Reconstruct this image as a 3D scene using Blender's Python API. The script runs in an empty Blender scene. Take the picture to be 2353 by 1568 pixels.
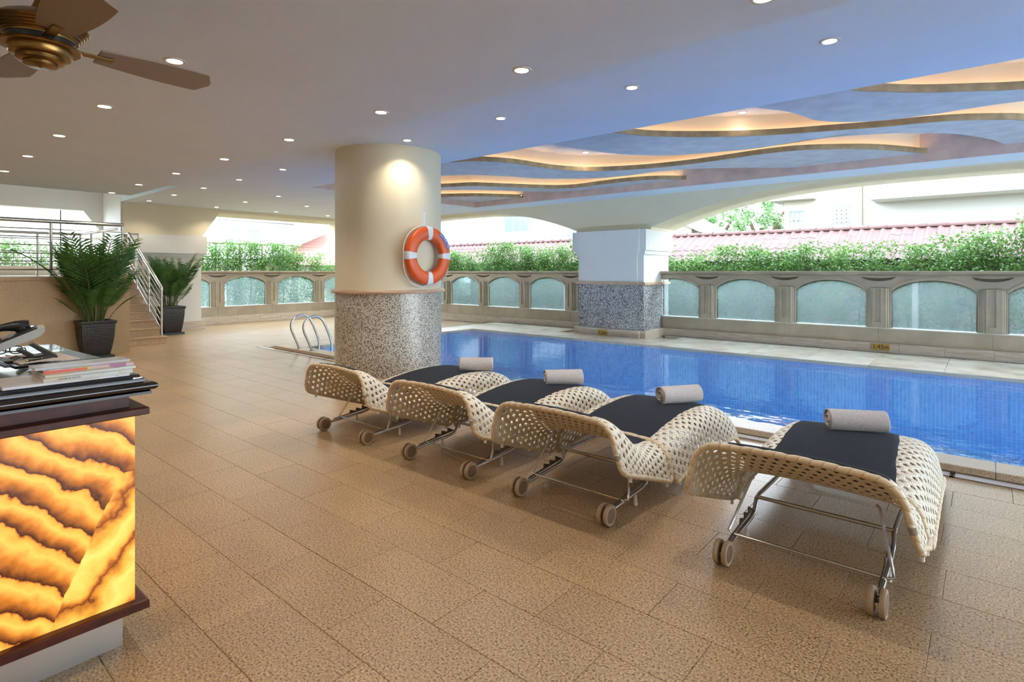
import bpy, math, random
from mathutils import Vector, Matrix
PI = math.pi
C = bpy.context.scene.collection
S = bpy.context.scene

# ------------------------------------------------------------------ camera, world, exposure
FPX, CXP, HYP, EYE = 1290.0, 1176.5, 623.0, 1.5
cam = bpy.data.cameras.new('camera')
cam.sensor_fit = 'HORIZONTAL'; cam.sensor_width = 36.0
cam.lens = FPX / 2353.0 * 36.0
cam.shift_y = (HYP - 784.0) / 2353.0
cam.clip_start = 0.05; cam.clip_end = 300
co = bpy.data.objects.new('camera', cam); C.objects.link(co)
co.location = (0, 0, EYE)
RX, RY = 1521.5, 1093.5
YAW = math.atan2(1290.0 / math.hypot(1521.5, 1290.0), 1521.5 / math.hypot(1521.5, 1290.0))
co.rotation_euler = (PI / 2, 0, YAW)
S.camera = co
S.view_settings.view_transform = 'Standard'
S.view_settings.look = 'None'
S.view_settings.gamma = 1.0
S.view_settings.use_curve_mapping = False
S.view_settings.exposure = 0.68

w = bpy.data.worlds.new('sky'); S.world = w; w.use_nodes = True
bgn = w.node_tree.nodes['Background']
bgn.inputs['Color'].default_value = (0.74, 0.88, 1.0, 1); bgn.inputs['Strength'].default_value = 10.5
sun = bpy.data.lights.new('sun', 'SUN'); sun.energy = 2.5; sun.angle = math.radians(2.0); sun.color = (1, .95, .86)
so = bpy.data.objects.new('sun', sun); C.objects.link(so)
so.rotation_euler = Vector((-.35, .55, -.75)).to_track_quat('-Z', 'Y').to_euler()
S.cycles.max_bounces = 8
S.cycles.transparent_max_bounces = 24
S.cycles.sample_clamp_indirect = 6.0
S.cycles.caustics_reflective = False
S.cycles.caustics_refractive = False

LAMP_W = 24.0
POOL_FILL_W = 48.0
COVE = 10.5
ONYX = 0.56
WARM = (1.0, .885, .73)

# ------------------------------------------------------------------ mesh helpers
class MB:
    def __init__(s): s.v = []; s.f = []; s.uv = None
    def add(s, vs, fs):
        n = len(s.v); s.v += [tuple(p) for p in vs]; s.f += [tuple(i + n for i in f) for f in fs]; return s
    def box(s, a, b):
        x0, y0, z0 = a; x1, y1, z1 = b
        return s.add([(x0,y0,z0),(x1,y0,z0),(x1,y1,z0),(x0,y1,z0),(x0,y0,z1),(x1,y0,z1),(x1,y1,z1),(x0,y1,z1)],
                     [(0,3,2,1),(4,5,6,7),(0,1,5,4),(1,2,6,5),(2,3,7,6),(3,0,4,7)])
    def cbox(s, a, b, c=.004):
        """box with chamfered edges"""
        x0, y0, z0 = a; x1, y1, z1 = b
        vs = []; 
        for X, xi in ((x0, x0+c), (x1, x1-c)):
            for Y, yi in ((y0, y0+c), (y1, y1-c)):
                for Z, zi in ((z0, z0+c), (z1, z1-c)):
                    vs += [(X, yi, zi), (xi, Y, zi), (xi, yi, Z)]
        def i(a_, b_, c_, k): return ((a_*2+b_)*2+c_)*3+k
        fs = []
        fs += [(i(0,0,0,0), i(0,0,1,0), i(0,1,1,0), i(0,1,0,0)), (i(1,0,0,0), i(1,1,0,0), i(1,1,1,0), i(1,0,1,0))]
        fs += [(i(0,0,0,1), i(1,0,0,1), i(1,0,1,1), i(0,0,1,1)), (i(0,1,0,1), i(0,1,1,1), i(1,1,1,1), i(1,1,0,1))]
        fs += [(i(0,0,0,2), i(0,1,0,2), i(1,1,0,2), i(1,0,0,2)), (i(0,0,1,2), i(1,0,1,2), i(1,1,1,2), i(0,1,1,2))]
        for p in (0,1):
            for q in (0,1):
                fs.append((i(p,q,0,0), i(p,q,1,0), i(p,q,1,1), i(p,q,0,1)))
                fs.append((i(p,0,q,0), i(p,1,q,0), i(p,1,q,2), i(p,0,q,2)))
                fs.append((i(0,p,q,1), i(1,p,q,1), i(1,p,q,2), i(0,p,q,2)))
                for r in (0,1): fs.append((i(p,q,r,0), i(p,q,r,1), i(p,q,r,2)))
        return s.add(vs, fs)
    def tube(s, pts, r, n=8, closed=False, caps=True):
        pts = [Vector(p) for p in pts]; m = len(pts)
        rs = r if isinstance(r, (list, tuple)) else [r]*m
        rings = []; prev = None
        for k in range(m):
            if closed: t = pts[(k+1) % m] - pts[k-1]
            else: t = pts[min(k+1, m-1)] - pts[max(k-1, 0)]
            t.normalize()
            if prev is None:
                u = t.orthogonal().normalized()
            else:
                u = (prev - t*prev.dot(t))
                u = u.normalized() if u.length > 1e-6 else t.orthogonal().normalized()
            prev = u; v = t.cross(u)
            rings.append([pts[k] + (u*math.cos(2*PI*j/n) + v*math.sin(2*PI*j/n))*rs[k] for j in range(n)])
        vs = [p for ring in rings for p in ring]; fs = []
        for k in range(m if closed else m-1):
            a = k*n; b = ((k+1) % m)*n
            for j in range(n): fs.append((a+j, a+(j+1) % n, b+(j+1) % n, b+j))
        if not closed and caps:
            fs.append(tuple(range(n-1, -1, -1))); fs.append(tuple((m-1)*n+j for j in range(n)))
        return s.add(vs, fs)
    def lathe(s, prof, n=32, c=(0,0,0), a0=0, a1=2*PI, caps=True):
        full = abs(a1-a0-2*PI) < 1e-6; k = n if full else n+1
        vs = []
        for r, z in prof:
            for j in range(k):
                a = a0+(a1-a0)*j/n
                vs.append((c[0]+r*math.cos(a), c[1]+r*math.sin(a), c[2]+z))
        fs = []
        for i in range(len(prof)-1):
            for j in range(n):
                j2 = (j+1) % k
                fs.append((i*k+j, i*k+j2, (i+1)*k+j2, (i+1)*k+j))
        if full and caps:
            if prof[0][0] > 1e-6: fs.append(tuple(range(k-1, -1, -1)))
            if prof[-1][0] > 1e-6: fs.append(tuple((len(prof)-1)*k+j for j in range(k)))
        return s.add(vs, fs)
    def prism(s, poly, h0, h1, axis='z'):
        """extrude a polygon of (a,b) along an axis"""
        def P(a, b, h):
            return {'z': (a, b, h), 'y': (a, h, b), 'x': (h, a, b)}[axis]
        n = len(poly)
        vs = [P(a, b, h0) for a, b in poly] + [P(a, b, h1) for a, b in poly]
        fs = [tuple(range(n-1, -1, -1)), tuple(range(n, 2*n))] + [(i, (i+1) % n, n+(i+1) % n, n+i) for i in range(n)]
        return s.add(vs, fs)
    def build(s, name, mat=None, parent=None, smooth=False, loc=None):
        o = bpy.data.objects.new(name, s.mesh(name, mat, smooth)); C.objects.link(o)
        if parent is not None: o.parent = parent
        if loc: o.location = loc
        return o
    def mesh(s, name, mat=None, smooth=False):
        me = bpy.data.meshes.new(name); me.from_pydata(s.v, [], s.f)
        if s.uv is not None:
            l = me.uv_layers.new(name='UVMap')
            for lp in me.loops: l.data[lp.index].uv = s.uv[lp.vertex_index]
        if mat: me.materials.append(mat)
        if smooth:
            me.polygons.foreach_set('use_smooth', [True]*len(me.polygons))
            if smooth != 'all':
                try: me.set_sharp_from_angle(angle=math.radians(40))
                except Exception: pass
        me.update(); return me

def tag(o, label=None, cat=None, group=None, kind=None):
    if label: o['label'] = label
    if cat: o['category'] = cat
    if group: o['group'] = group
    if kind: o['kind'] = kind
    return o
def empty(name, loc=(0,0,0), rz=0, label=None, cat=None, group=None, kind=None):
    o = bpy.data.objects.new(name, None); C.objects.link(o); o.location = loc; o.rotation_euler = (0,0,rz)
    o.empty_display_size = .1
    return tag(o, label, cat, group, kind)
def inst(name, me, parent=None, loc=(0,0,0), rot=(0,0,0), sc=(1,1,1)):
    o = bpy.data.objects.new(name, me); C.objects.link(o); o.location = loc; o.rotation_euler = rot; o.scale = sc
    if parent is not None: o.parent = parent
    return o
def copy_tree(o, parent=None):
    c = o.copy(); C.objects.link(c)
    if parent is not None: c.parent = parent
    for ch in list(o.children): copy_tree(ch, c)
    return c
def bevel(o, wdt=.004, seg=2):
    m = o.modifiers.new('bevel', 'BEVEL'); m.width = wdt; m.segments = seg; m.limit_method = 'ANGLE'; return o

# ------------------------------------------------------------------ materials
MATS = {}
def mat(name, col, rough=.5, metal=0., spec=.5, bump=0., bscale=40., var=0., vscale=8., emit=None, estr=0., vcol=None, coat=0.):
    m = bpy.data.materials.new(name); m.use_nodes = True; nt = m.node_tree; N = nt.nodes; L = nt.links
    b = N['Principled BSDF']
    b.inputs['Base Color'].default_value = (*col, 1); b.inputs['Roughness'].default_value = rough
    b.inputs['Metallic'].default_value = metal; b.inputs['Specular IOR Level'].default_value = spec
    if coat: b.inputs['Coat Weight'].default_value = coat
    if var or bump:
        g = N.new('ShaderNodeNewGeometry')
    if var:
        n = N.new('ShaderNodeTexNoise'); n.inputs['Scale'].default_value = vscale; n.inputs['Detail'].default_value = 6
        L.new(g.outputs['Position'], n.inputs['Vector'])
        r = N.new('ShaderNodeMix'); r.data_type = 'RGBA'
        c2 = vcol or tuple(max(0, x*(1-var)) for x in col)
        mr = N.new('ShaderNodeMapRange'); mr.inputs['From Min'].default_value = .35; mr.inputs['From Max'].default_value = .65
        L.new(n.outputs['Fac'], mr.inputs['Value']); L.new(mr.outputs['Result'], r.inputs['Factor'])
        r.inputs['A'].default_value = (*col, 1); r.inputs['B'].default_value = (*c2, 1)
        L.new(r.outputs['Result'], b.inputs['Base Color'])
    if bump:
        n2 = N.new('ShaderNodeTexNoise'); n2.inputs['Scale'].default_value = bscale; n2.inputs['Detail'].default_value = 4
        L.new(g.outputs['Position'], n2.inputs['Vector'])
        bp = N.new('ShaderNodeBump'); bp.inputs['Strength'].default_value = bump; bp.inputs['Distance'].default_value = .01
        L.new(n2.outputs['Fac'], bp.inputs['Height']); L.new(bp.outputs['Normal'], b.inputs['Normal'])
    if emit:
        b.inputs['Emission Color'].default_value = (*emit, 1); b.inputs['Emission Strength'].default_value = estr
    MATS[name] = m
    return m
def nodes(name):
    m = bpy.data.materials.new(name); m.use_nodes = True; MATS[name] = m
    return m, m.node_tree.nodes, m.node_tree.links, m.node_tree.nodes['Principled BSDF']
def ramp(N, stops, interp='LINEAR'):
    r = N.new('ShaderNodeValToRGB'); r.color_ramp.interpolation = interp
    e = r.color_ramp.elements
    while len(e) < len(stops): e.new(.5)
    for i, (p, c) in enumerate(stops): e[i].position = p; e[i].color = (*c, 1)
    return r
def mth(N, L, op, a, b=None, c=None):
    n = N.new('ShaderNodeMath'); n.operation = op
    for i, x in enumerate((a, b, c)):
        if x is None: continue
        if isinstance(x, (int, float)): n.inputs[i].default_value = x
        else: L.new(x, n.inputs[i])
    return n.outputs[0]

def granite(name, base, light, dark, scale=150., tilevar=.12, rough=.55):
    m, N, L, b = nodes(name)
    g = N.new('ShaderNodeNewGeometry')
    n1 = N.new('ShaderNodeTexNoise'); n1.inputs['Scale'].default_value = scale; n1.inputs['Detail'].default_value = 2; n1.inputs['Roughness'].default_value = .6
    L.new(g.outputs['Position'], n1.inputs['Vector'])
    r1 = ramp(N, [(.36, dark), (.47, base), (.56, base), (.68, light)])
    L.new(n1.outputs['Fac'], r1.inputs['Fac'])
    n2 = N.new('ShaderNodeTexNoise'); n2.inputs['Scale'].default_value = 1.6; n2.inputs['Detail'].default_value = 5
    L.new(g.outputs['Position'], n2.inputs['Vector'])
    oi = N.new('ShaderNodeObjectInfo')
    v = mth(N, L, 'MULTIPLY_ADD', oi.outputs['Random'], tilevar, 1-tilevar*.5)
    v2 = mth(N, L, 'MULTIPLY_ADD', n2.outputs['Fac'], .5, .75)
    v3 = mth(N, L, 'MULTIPLY', v, v2)
    mx = N.new('ShaderNodeMix'); mx.data_type = 'RGBA'; mx.blend_type = 'MULTIPLY'; mx.inputs['Factor'].default_value = 1
    cc = N.new('ShaderNodeCombineColor')
    for i in range(3): L.new(v3, cc.inputs[i])
    L.new(r1.outputs['Color'], mx.inputs['A']); L.new(cc.outputs[0], mx.inputs['B'])
    L.new(mx.outputs['Result'], b.inputs['Base Color'])
    b.inputs['Roughness'].default_value = rough
    bp = N.new('ShaderNodeBump'); bp.inputs['Strength'].default_value = .12; bp.inputs['Distance'].default_value = .002
    L.new(n1.outputs['Fac'], bp.inputs['Height']); L.new(bp.outputs['Normal'], b.inputs['Normal'])
    return m
M_tile = granite('granite_paving', (.45, .30, .16), (.66, .49, .30), (.13, .072, .032), 105., .10, rough=.32)
M_granwall = granite('granite_wall', (.54, .365, .18), (.72, .53, .31), (.18, .105, .048), 130., .1)
M_step = granite('granite_step', (.50, .34, .19), (.66, .50, .32), (.24, .14, .07), 120., .1)
M_coping = granite('granite_coping', (.56, .44, .32), (.70, .58, .45), (.30, .20, .12), 170., .1, .4)
M_grout = mat('grout', (.36, .235, .125), .9)
M_trav = mat('travertine', (.62, .52, .40), .35, var=.3, vscale=6, bump=.03, bscale=30)
def travertine(name, a, b_, c):
    m, N, L, b = nodes(name)
    g = N.new('ShaderNodeNewGeometry'); mp = N.new('ShaderNodeMapping'); mp.inputs['Scale'].default_value = (1.2, 1.2, 26)
    L.new(g.outputs['Position'], mp.inputs['Vector'])
    n = N.new('ShaderNodeTexNoise'); n.inputs['Scale'].default_value = 2.2; n.inputs['Detail'].default_value = 7; n.inputs['Roughness'].default_value = .65
    oi = N.new('ShaderNodeObjectInfo'); va = N.new('ShaderNodeVectorMath'); va.operation = 'ADD'
    cb = N.new('ShaderNodeCombineXYZ'); r_ = mth(N, L, 'MULTIPLY', oi.outputs['Random'], 31.); L.new(r_, cb.inputs[0]); L.new(r_, cb.inputs[2])
    L.new(mp.outputs[0], va.inputs[0]); L.new(cb.outputs[0], va.inputs[1]); L.new(va.outputs[0], n.inputs['Vector'])
    r = ramp(N, [(.3, c), (.45, b_), (.62, a)]); L.new(n.outputs['Fac'], r.inputs['Fac'])
    L.new(r.outputs['Color'], b.inputs['Base Color']); b.inputs['Roughness'].default_value = .35
    return m
M_trav = travertine('travertine', (.66, .57, .46), (.56, .45, .34), (.36, .25, .17))
M_travwarm = travertine('travertine_warm', (.60, .43, .30), (.50, .32, .20), (.36, .20, .12))
M_cream = mat('cream_paint', (.73, .64, .45), .6, var=.04, vscale=2)
M_white = mat('white_paint', (.74, .72, .67), .6, var=.03, vscale=2)
M_ceil = mat('ceiling_paint', (.77, .86, .97), .7, var=.03, vscale=1.5)
M_plaster = mat('marbled_plaster', (.66, .65, .66), .5, var=.35, vscale=5, bump=.04, bscale=9, vcol=(.54, .53, .55))
M_copper = mat('copper_plaster', (.74, .52, .42), .4, var=.25, vscale=4, vcol=(.58, .41, .35))
M_wood = mat('gilded_wood', (.52, .37, .20), .4, var=.3, vscale=7, metal=.3)
M_cove = mat('cove_plaster', (.82, .70, .55), .6)
M_led = mat('cove_light', (1, .8, .5), .5, emit=(1, .68, .38), estr=COVE)
M_stone = mat('bronze_stone', (.43, .35, .25), .40, metal=.25, var=.18, vscale=3)
M_nicheshade = mat('niche_shade', (.13, .095, .06), .5)  # dark tone paints the shade inside the crescent recesses
M_chrome = mat('steel', (.62, .61, .60), .22, metal=1.)
M_steel2 = mat('brushed_steel', (.55, .52, .48), .32, metal=1.)
M_darksteel = mat('dark_steel', (.16, .14, .12), .35, metal=.9)
M_black = mat('black_plastic', (.012, .012, .013), .35)
M_pot = mat('dark_wicker_pot', (.022, .020, .018), .4)
M_frame = mat('dark_bronze', (.05, .04, .035), .4, metal=.4)
M_mahog = mat('mahogany', (.085, .018, .009), .38, var=.5, vscale=14, spec=.3)
M_darktop = mat('dark_marble', (.018, .012, .010), .12, var=.5, vscale=6, coat=.5)
M_desk = mat('desk_top', (.03, .03, .034), .09, coat=.6)
M_brass = mat('antique_brass', (.30, .17, .055), .30, metal=1., var=.2, vscale=20)
M_blade = mat('fan_blade', (.30, .22, .17), .5)
M_rim = mat('woven_rim', (.70, .56, .38), .5, bump=.3, bscale=60)
M_peg = mat('white_plastic', (.70, .69, .66), .4)
M_wheel = mat('wheel_plastic', (.40, .29, .19), .45)
M_hub = mat('wheel_hub', (.20, .13, .085), .4)
M_cloth = mat('black_towel', (.010, .014, .022), .95, bump=.5, bscale=120)
M_roll = mat('grey_terry', (.60, .54, .51), .95, bump=.6, bscale=260, var=.12, vscale=60)
M_orange = mat('lifebuoy_orange', (.72, .10, .008), .38)
M_band = mat('lifebuoy_white', (.74, .73, .72), .5)
M_bluelab = mat('blue_label', (.03, .10, .42), .5)
M_rope = mat('rope', (.72, .70, .66), .8)
M_plaque = mat('brass_plaque', (.50, .33, .09), .3, metal=.7)
M_ink = mat('black_ink', (.015, .012, .01), .6)
M_roof = mat('terracotta', (.055, .019, .017), .7, var=.3, vscale=3, vcol=(.072, .030, .027))
M_mortar = mat('roof_mortar', (.09, .08, .075), .9)
M_house = mat('house_white', (.36, .36, .34), .8)
M_house2 = mat('house_cream', (.34, .31, .25), .8)
M_win = mat('house_window', (.12, .15, .19), .2)
M_winblue = mat('blue_glass', (.10, .30, .55), .15)
M_shutter = mat('grey_shutter', (.15, .165, .20), .5)
M_trunk = mat('bark', (.10, .07, .045), .9)
M_soil = mat('soil', (.03, .022, .015), 1.)
M_stem = mat('palm_stem', (.09, .13, .03), .6)
M_ground = mat('garden_soil', (.16, .14, .10), .9, var=.4, vscale=2)
M_paper = mat('paper', (.72, .62, .54), .7)
M_board = mat('clipboard_black', (.02, .02, .024), .2)
M_led2 = mat('lamp_glow', (1, .9, .75), .5, emit=(1, .86, .66), estr=14.)
M_gold = mat('gold_trim', (.75, .5, .15), .25, metal=1.)

def leafmat(name, c1, c2, trans=.35):
    m, N, L, b = nodes(name)
    g = N.new('ShaderNodeNewGeometry'); n = N.new('ShaderNodeTexNoise'); n.inputs['Scale'].default_value = 3.5; n.inputs['Detail'].default_value = 5
    L.new(g.outputs['Position'], n.inputs['Vector'])
    wn = N.new('ShaderNodeTexWhiteNoise'); vm = N.new('ShaderNodeVectorMath'); vm.operation = 'SNAP'; vm.inputs[1].default_value = (.05, .05, .05)
    L.new(g.outputs['Position'], vm.inputs[0]); L.new(vm.outputs[0], wn.inputs['Vector'])
    f = mth(N, L, 'MULTIPLY_ADD', wn.outputs['Value'], .5, mth(N, L, 'MULTIPLY_ADD', n.outputs['Fac'], 1.4, -.45))
    r = ramp(N, [(.0, c1), (1., c2)]); L.new(f, r.inputs['Fac'])
    L.new(r.outputs['Color'], b.inputs['Base Color']); b.inputs['Roughness'].default_value = .4
    t = N.new('ShaderNodeBsdfTranslucent'); L.new(r.outputs['Color'], t.inputs['Color'])
    mx = N.new('ShaderNodeMixShader'); mx.inputs[0].default_value = trans
    L.new(b.outputs[0], mx.inputs[1]); L.new(t.outputs[0], mx.inputs[2]); L.new(mx.outputs[0], N['Material Output'].inputs['Surface'])
    return m
M_hedge = leafmat('hedge_leaf', (.026, .09, .016), (.155, .29, .065))
M_palm = leafmat('palm_leaf', (.016, .065, .014), (.085, .22, .045), .25)
M_tree = leafmat('tree_leaf', (.10, .20, .08), (.26, .40, .18))

def glassmat(name, tint, haze, hazecol=(.8, .9, .9)):
    m, N, L, b = nodes(name); N.remove(b)
    tr = N.new('ShaderNodeBsdfTransparent'); tr.inputs['Color'].default_value = (*tint, 1)
    gl = N.new('ShaderNodeBsdfGlossy'); gl.inputs['Roughness'].default_value = .01
    df = N.new('ShaderNodeBsdfTranslucent'); df.inputs['Color'].default_value = (*hazecol, 1)
    fr = N.new('ShaderNodeFresnel'); gb = N.new('ShaderNodeNewGeometry')   # a thin pane: same reflectance from both sides
    L.new(mth(N, L, 'MULTIPLY_ADD', gb.outputs['Backfacing'], 1/1.45-1.45, 1.45), fr.inputs['IOR'])
    m1 = N.new('ShaderNodeMixShader'); m1.inputs[0].default_value = haze
    L.new(tr.outputs[0], m1.inputs[1]); L.new(df.outputs[0], m1.inputs[2])
    m2 = N.new('ShaderNodeMixShader'); L.new(fr.outputs[0], m2.inputs[0]); L.new(m1.outputs[0], m2.inputs[1]); L.new(gl.outputs[0], m2.inputs[2])
    L.new(m2.outputs[0], N['Material Output'].inputs['Surface'])
    return m
M_glass = glassmat('pane_glass', (.88, .96, .96), .085, (.84, .95, .98))
M_spec = glassmat('lens_glass', (.95, .97, .97), .02)

def watermat():
    m, N, L, b = nodes('water'); N.remove(b)
    g = N.new('ShaderNodeNewGeometry'); mp = N.new('ShaderNodeMapping'); mp.inputs['Scale'].default_value = (1.0, 1.6, 1)
    L.new(g.outputs['Position'], mp.inputs['Vector'])
    n = N.new('ShaderNodeTexNoise'); n.inputs['Scale'].default_value = 3.2; n.inputs['Detail'].default_value = 3
    L.new(mp.outputs[0], n.inputs['Vector'])
    bp = N.new('ShaderNodeBump'); bp.inputs['Strength'].default_value = .10; bp.inputs['Distance'].default_value = .03
    L.new(n.outputs['Fac'], bp.inputs['Height'])
    tr = N.new('ShaderNodeBsdfTransparent'); tr.inputs['Color'].default_value = (.80, .95, 1.0, 1)
    gl = N.new('ShaderNodeBsdfGlossy'); gl.inputs['Roughness'].default_value = .02
    L.new(bp.outputs[0], gl.inputs['Normal'])
    fr = N.new('ShaderNodeFresnel'); L.new(mth(N, L, 'MULTIPLY_ADD', g.outputs['Backfacing'], 1/1.42-1.42, 1.42), fr.inputs['IOR']); L.new(bp.outputs[0], fr.inputs['Normal'])
    m2 = N.new('ShaderNodeMixShader'); L.new(fr.outputs[0], m2.inputs[0]); L.new(tr.outputs[0], m2.inputs[1]); L.new(gl.outputs[0], m2.inputs[2])
    L.new(m2.outputs[0], N['Material Output'].inputs['Surface'])
    return m
M_water = watermat()

def mosaic(name, size, light, dark, pdark, kind):
    m, N, L, b = nodes(name)
    t = N.new('ShaderNodeTexCoord'); sp = N.new('ShaderNodeSeparateXYZ'); L.new(t.outputs['Object'], sp.inputs[0])
    if kind == 'cyl':
        u = mth(N, L, 'MULTIPLY', mth(N, L, 'ARCTAN2', sp.outputs[1], sp.outputs[0]), .733/size)
    else:
        u = mth(N, L, 'DIVIDE', mth(N, L, 'ADD', sp.outputs[0], sp.outputs[1]), size)
    v = mth(N, L, 'DIVIDE', sp.outputs[2], size)
    cb = N.new('ShaderNodeCombineXYZ'); L.new(mth(N, L, 'FLOOR', u), cb.inputs[0]); L.new(mth(N, L, 'FLOOR', v), cb.inputs[1])
    wn = N.new('ShaderNodeTexWhiteNoise'); wn.noise_dimensions = '3D'; L.new(cb.outputs[0], wn.inputs['Vector'])
    l2 = tuple(x*.8 for x in light)
    r = ramp(N, [(0, dark), (pdark*.5, tuple(x*1.6 for x in dark)), (pdark, light), (pdark+(1-pdark)*.5, l2)], 'CONSTANT')
    L.new(wn.outputs['Value'], r.inputs['Fac'])
    fu = mth(N, L, 'FRACT', u); fv = mth(N, L, 'FRACT', v)
    gu = mth(N, L, 'LESS_THAN', fu, .1); gv = mth(N, L, 'LESS_THAN', fv, .1)
    gm = mth(N, L, 'MAXIMUM', gu, gv)
    mx = N.new('ShaderNodeMix'); mx.data_type = 'RGBA'; L.new(gm, mx.inputs['Factor']); L.new(r.outputs['Color'], mx.inputs['A'])
    mx.inputs['B'].default_value = (*[x*.7 for x in light], 1)
    L.new(mx.outputs['Result'], b.inputs['Base Color']); b.inputs['Roughness'].default_value = .25
    return m
M_moscol = mosaic('column_mosaic', .0105, (.58, .53, .44), (.085, .055, .035), .30, 'cyl')
M_mospil = mosaic('pillar_mosaic', .0140, (.56, .53, .51), (.05, .045, .05), .46, 'box')

def pooltile(name):
    m, N, L, b = nodes(name)
    g = N.new('ShaderNodeNewGeometry'); sp = N.new('ShaderNodeSeparateXYZ'); L.new(g.outputs['Position'], sp.inputs[0])
    s = .048
    fx = mth(N, L, 'FRACT', mth(N, L, 'DIVIDE', sp.outputs[0], s))
    fy = mth(N, L, 'FRACT', mth(N, L, 'DIVIDE', mth(N, L, 'ADD', sp.outputs[1], sp.outputs[2]), s))
    gm = mth(N, L, 'MAXIMUM', mth(N, L, 'LESS_THAN', fx, .08), mth(N, L, 'MULTIPLY', mth(N, L, 'LESS_THAN', fy, .08), .45))
    wn = N.new('ShaderNodeTexWhiteNoise'); vm = N.new('ShaderNodeVectorMath'); vm.operation = 'SNAP'; vm.inputs[1].default_value = (s, s, s)
    L.new(g.outputs['Position'], vm.inputs[0]); L.new(vm.outputs[0], wn.inputs['Vector'])
    r = ramp(N, [(0, (.04, .26, .68)), (1, (.07, .34, .78))]); L.new(wn.outputs['Value'], r.inputs['Fac'])
    mx = N.new('ShaderNodeMix'); mx.data_type = 'RGBA'; L.new(gm, mx.inputs['Factor']); L.new(r.outputs['Color'], mx.inputs['A'])
    mx.inputs['B'].default_value = (.22, .58, .86, 1)
    L.new(mx.outputs['Result'], b.inputs['Base Color']); b.inputs['Roughness'].default_value = .3
    return m
M_pool = pooltile('pool_tile')

def wovenmat():
    m, N, L, b = nodes('woven_resin')
    uv = N.new('ShaderNodeTexCoord')
    def wave(rot, sc):
        mp = N.new('ShaderNodeMapping'); mp.inputs['Rotation'].default_value = (0, 0, rot); mp.inputs['Scale'].default_value = (sc, sc, sc)
        L.new(uv.outputs['UV'], mp.inputs['Vector']); wv = N.new('ShaderNodeTexWave'); wv.inputs['Scale'].default_value = 1; wv.inputs['Distortion'].default_value = .6
        L.new(mp.outputs[0], wv.inputs['Vector']); return wv.outputs['Fac']
    a = wave(.95, 16); c = wave(-.95, 16); d = wave(0, 14)
    h = mth(N, L, 'MAXIMUM', a, c); h = mth(N, L, 'MULTIPLY_ADD', d, .4, h)
    bp = N.new('ShaderNodeBump'); bp.inputs['Strength'].default_value = .55; bp.inputs['Distance'].default_value = .006
    L.new(h, bp.inputs['Height']); L.new(bp.outputs[0], b.inputs['Normal'])
    r = ramp(N, [(.25, (.52, .42, .29)), (.6, (.78, .69, .55))]); L.new(h, r.inputs['Fac'])
    L.new(r.outputs['Color'], b.inputs['Base Color']); b.inputs['Roughness'].default_value = .42
    return m
M_woven = wovenmat()

def rimmat():
    m, N, L, b = nodes('woven_rim')
    uv = N.new('ShaderNodeTexCoord'); sp = N.new('ShaderNodeSeparateXYZ'); L.new(uv.outputs['UV'], sp.inputs[0])
    f = mth(N, L, 'FRACT', mth(N, L, 'MULTIPLY_ADD', sp.outputs[0], 26., sp.outputs[1]))
    k = mth(N, L, 'LESS_THAN', f, .07)
    bp = N.new('ShaderNodeBump'); bp.inputs['Strength'].default_value = .8; bp.inputs['Distance'].default_value = .006
    h = mth(N, L, 'SINE', mth(N, L, 'MULTIPLY', f, PI)); L.new(h, bp.inputs['Height']); L.new(bp.outputs[0], b.inputs['Normal'])
    mx = N.new('ShaderNodeMix'); mx.data_type = 'RGBA'; L.new(k, mx.inputs['Factor']); mx.inputs['A'].default_value = (.70, .56, .38, 1); mx.inputs['B'].default_value = (.40, .28, .16, 1)
    L.new(mx.outputs['Result'], b.inputs['Base Color']); b.inputs['Roughness'].default_value = .45
    return m
M_rim = rimmat()
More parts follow.
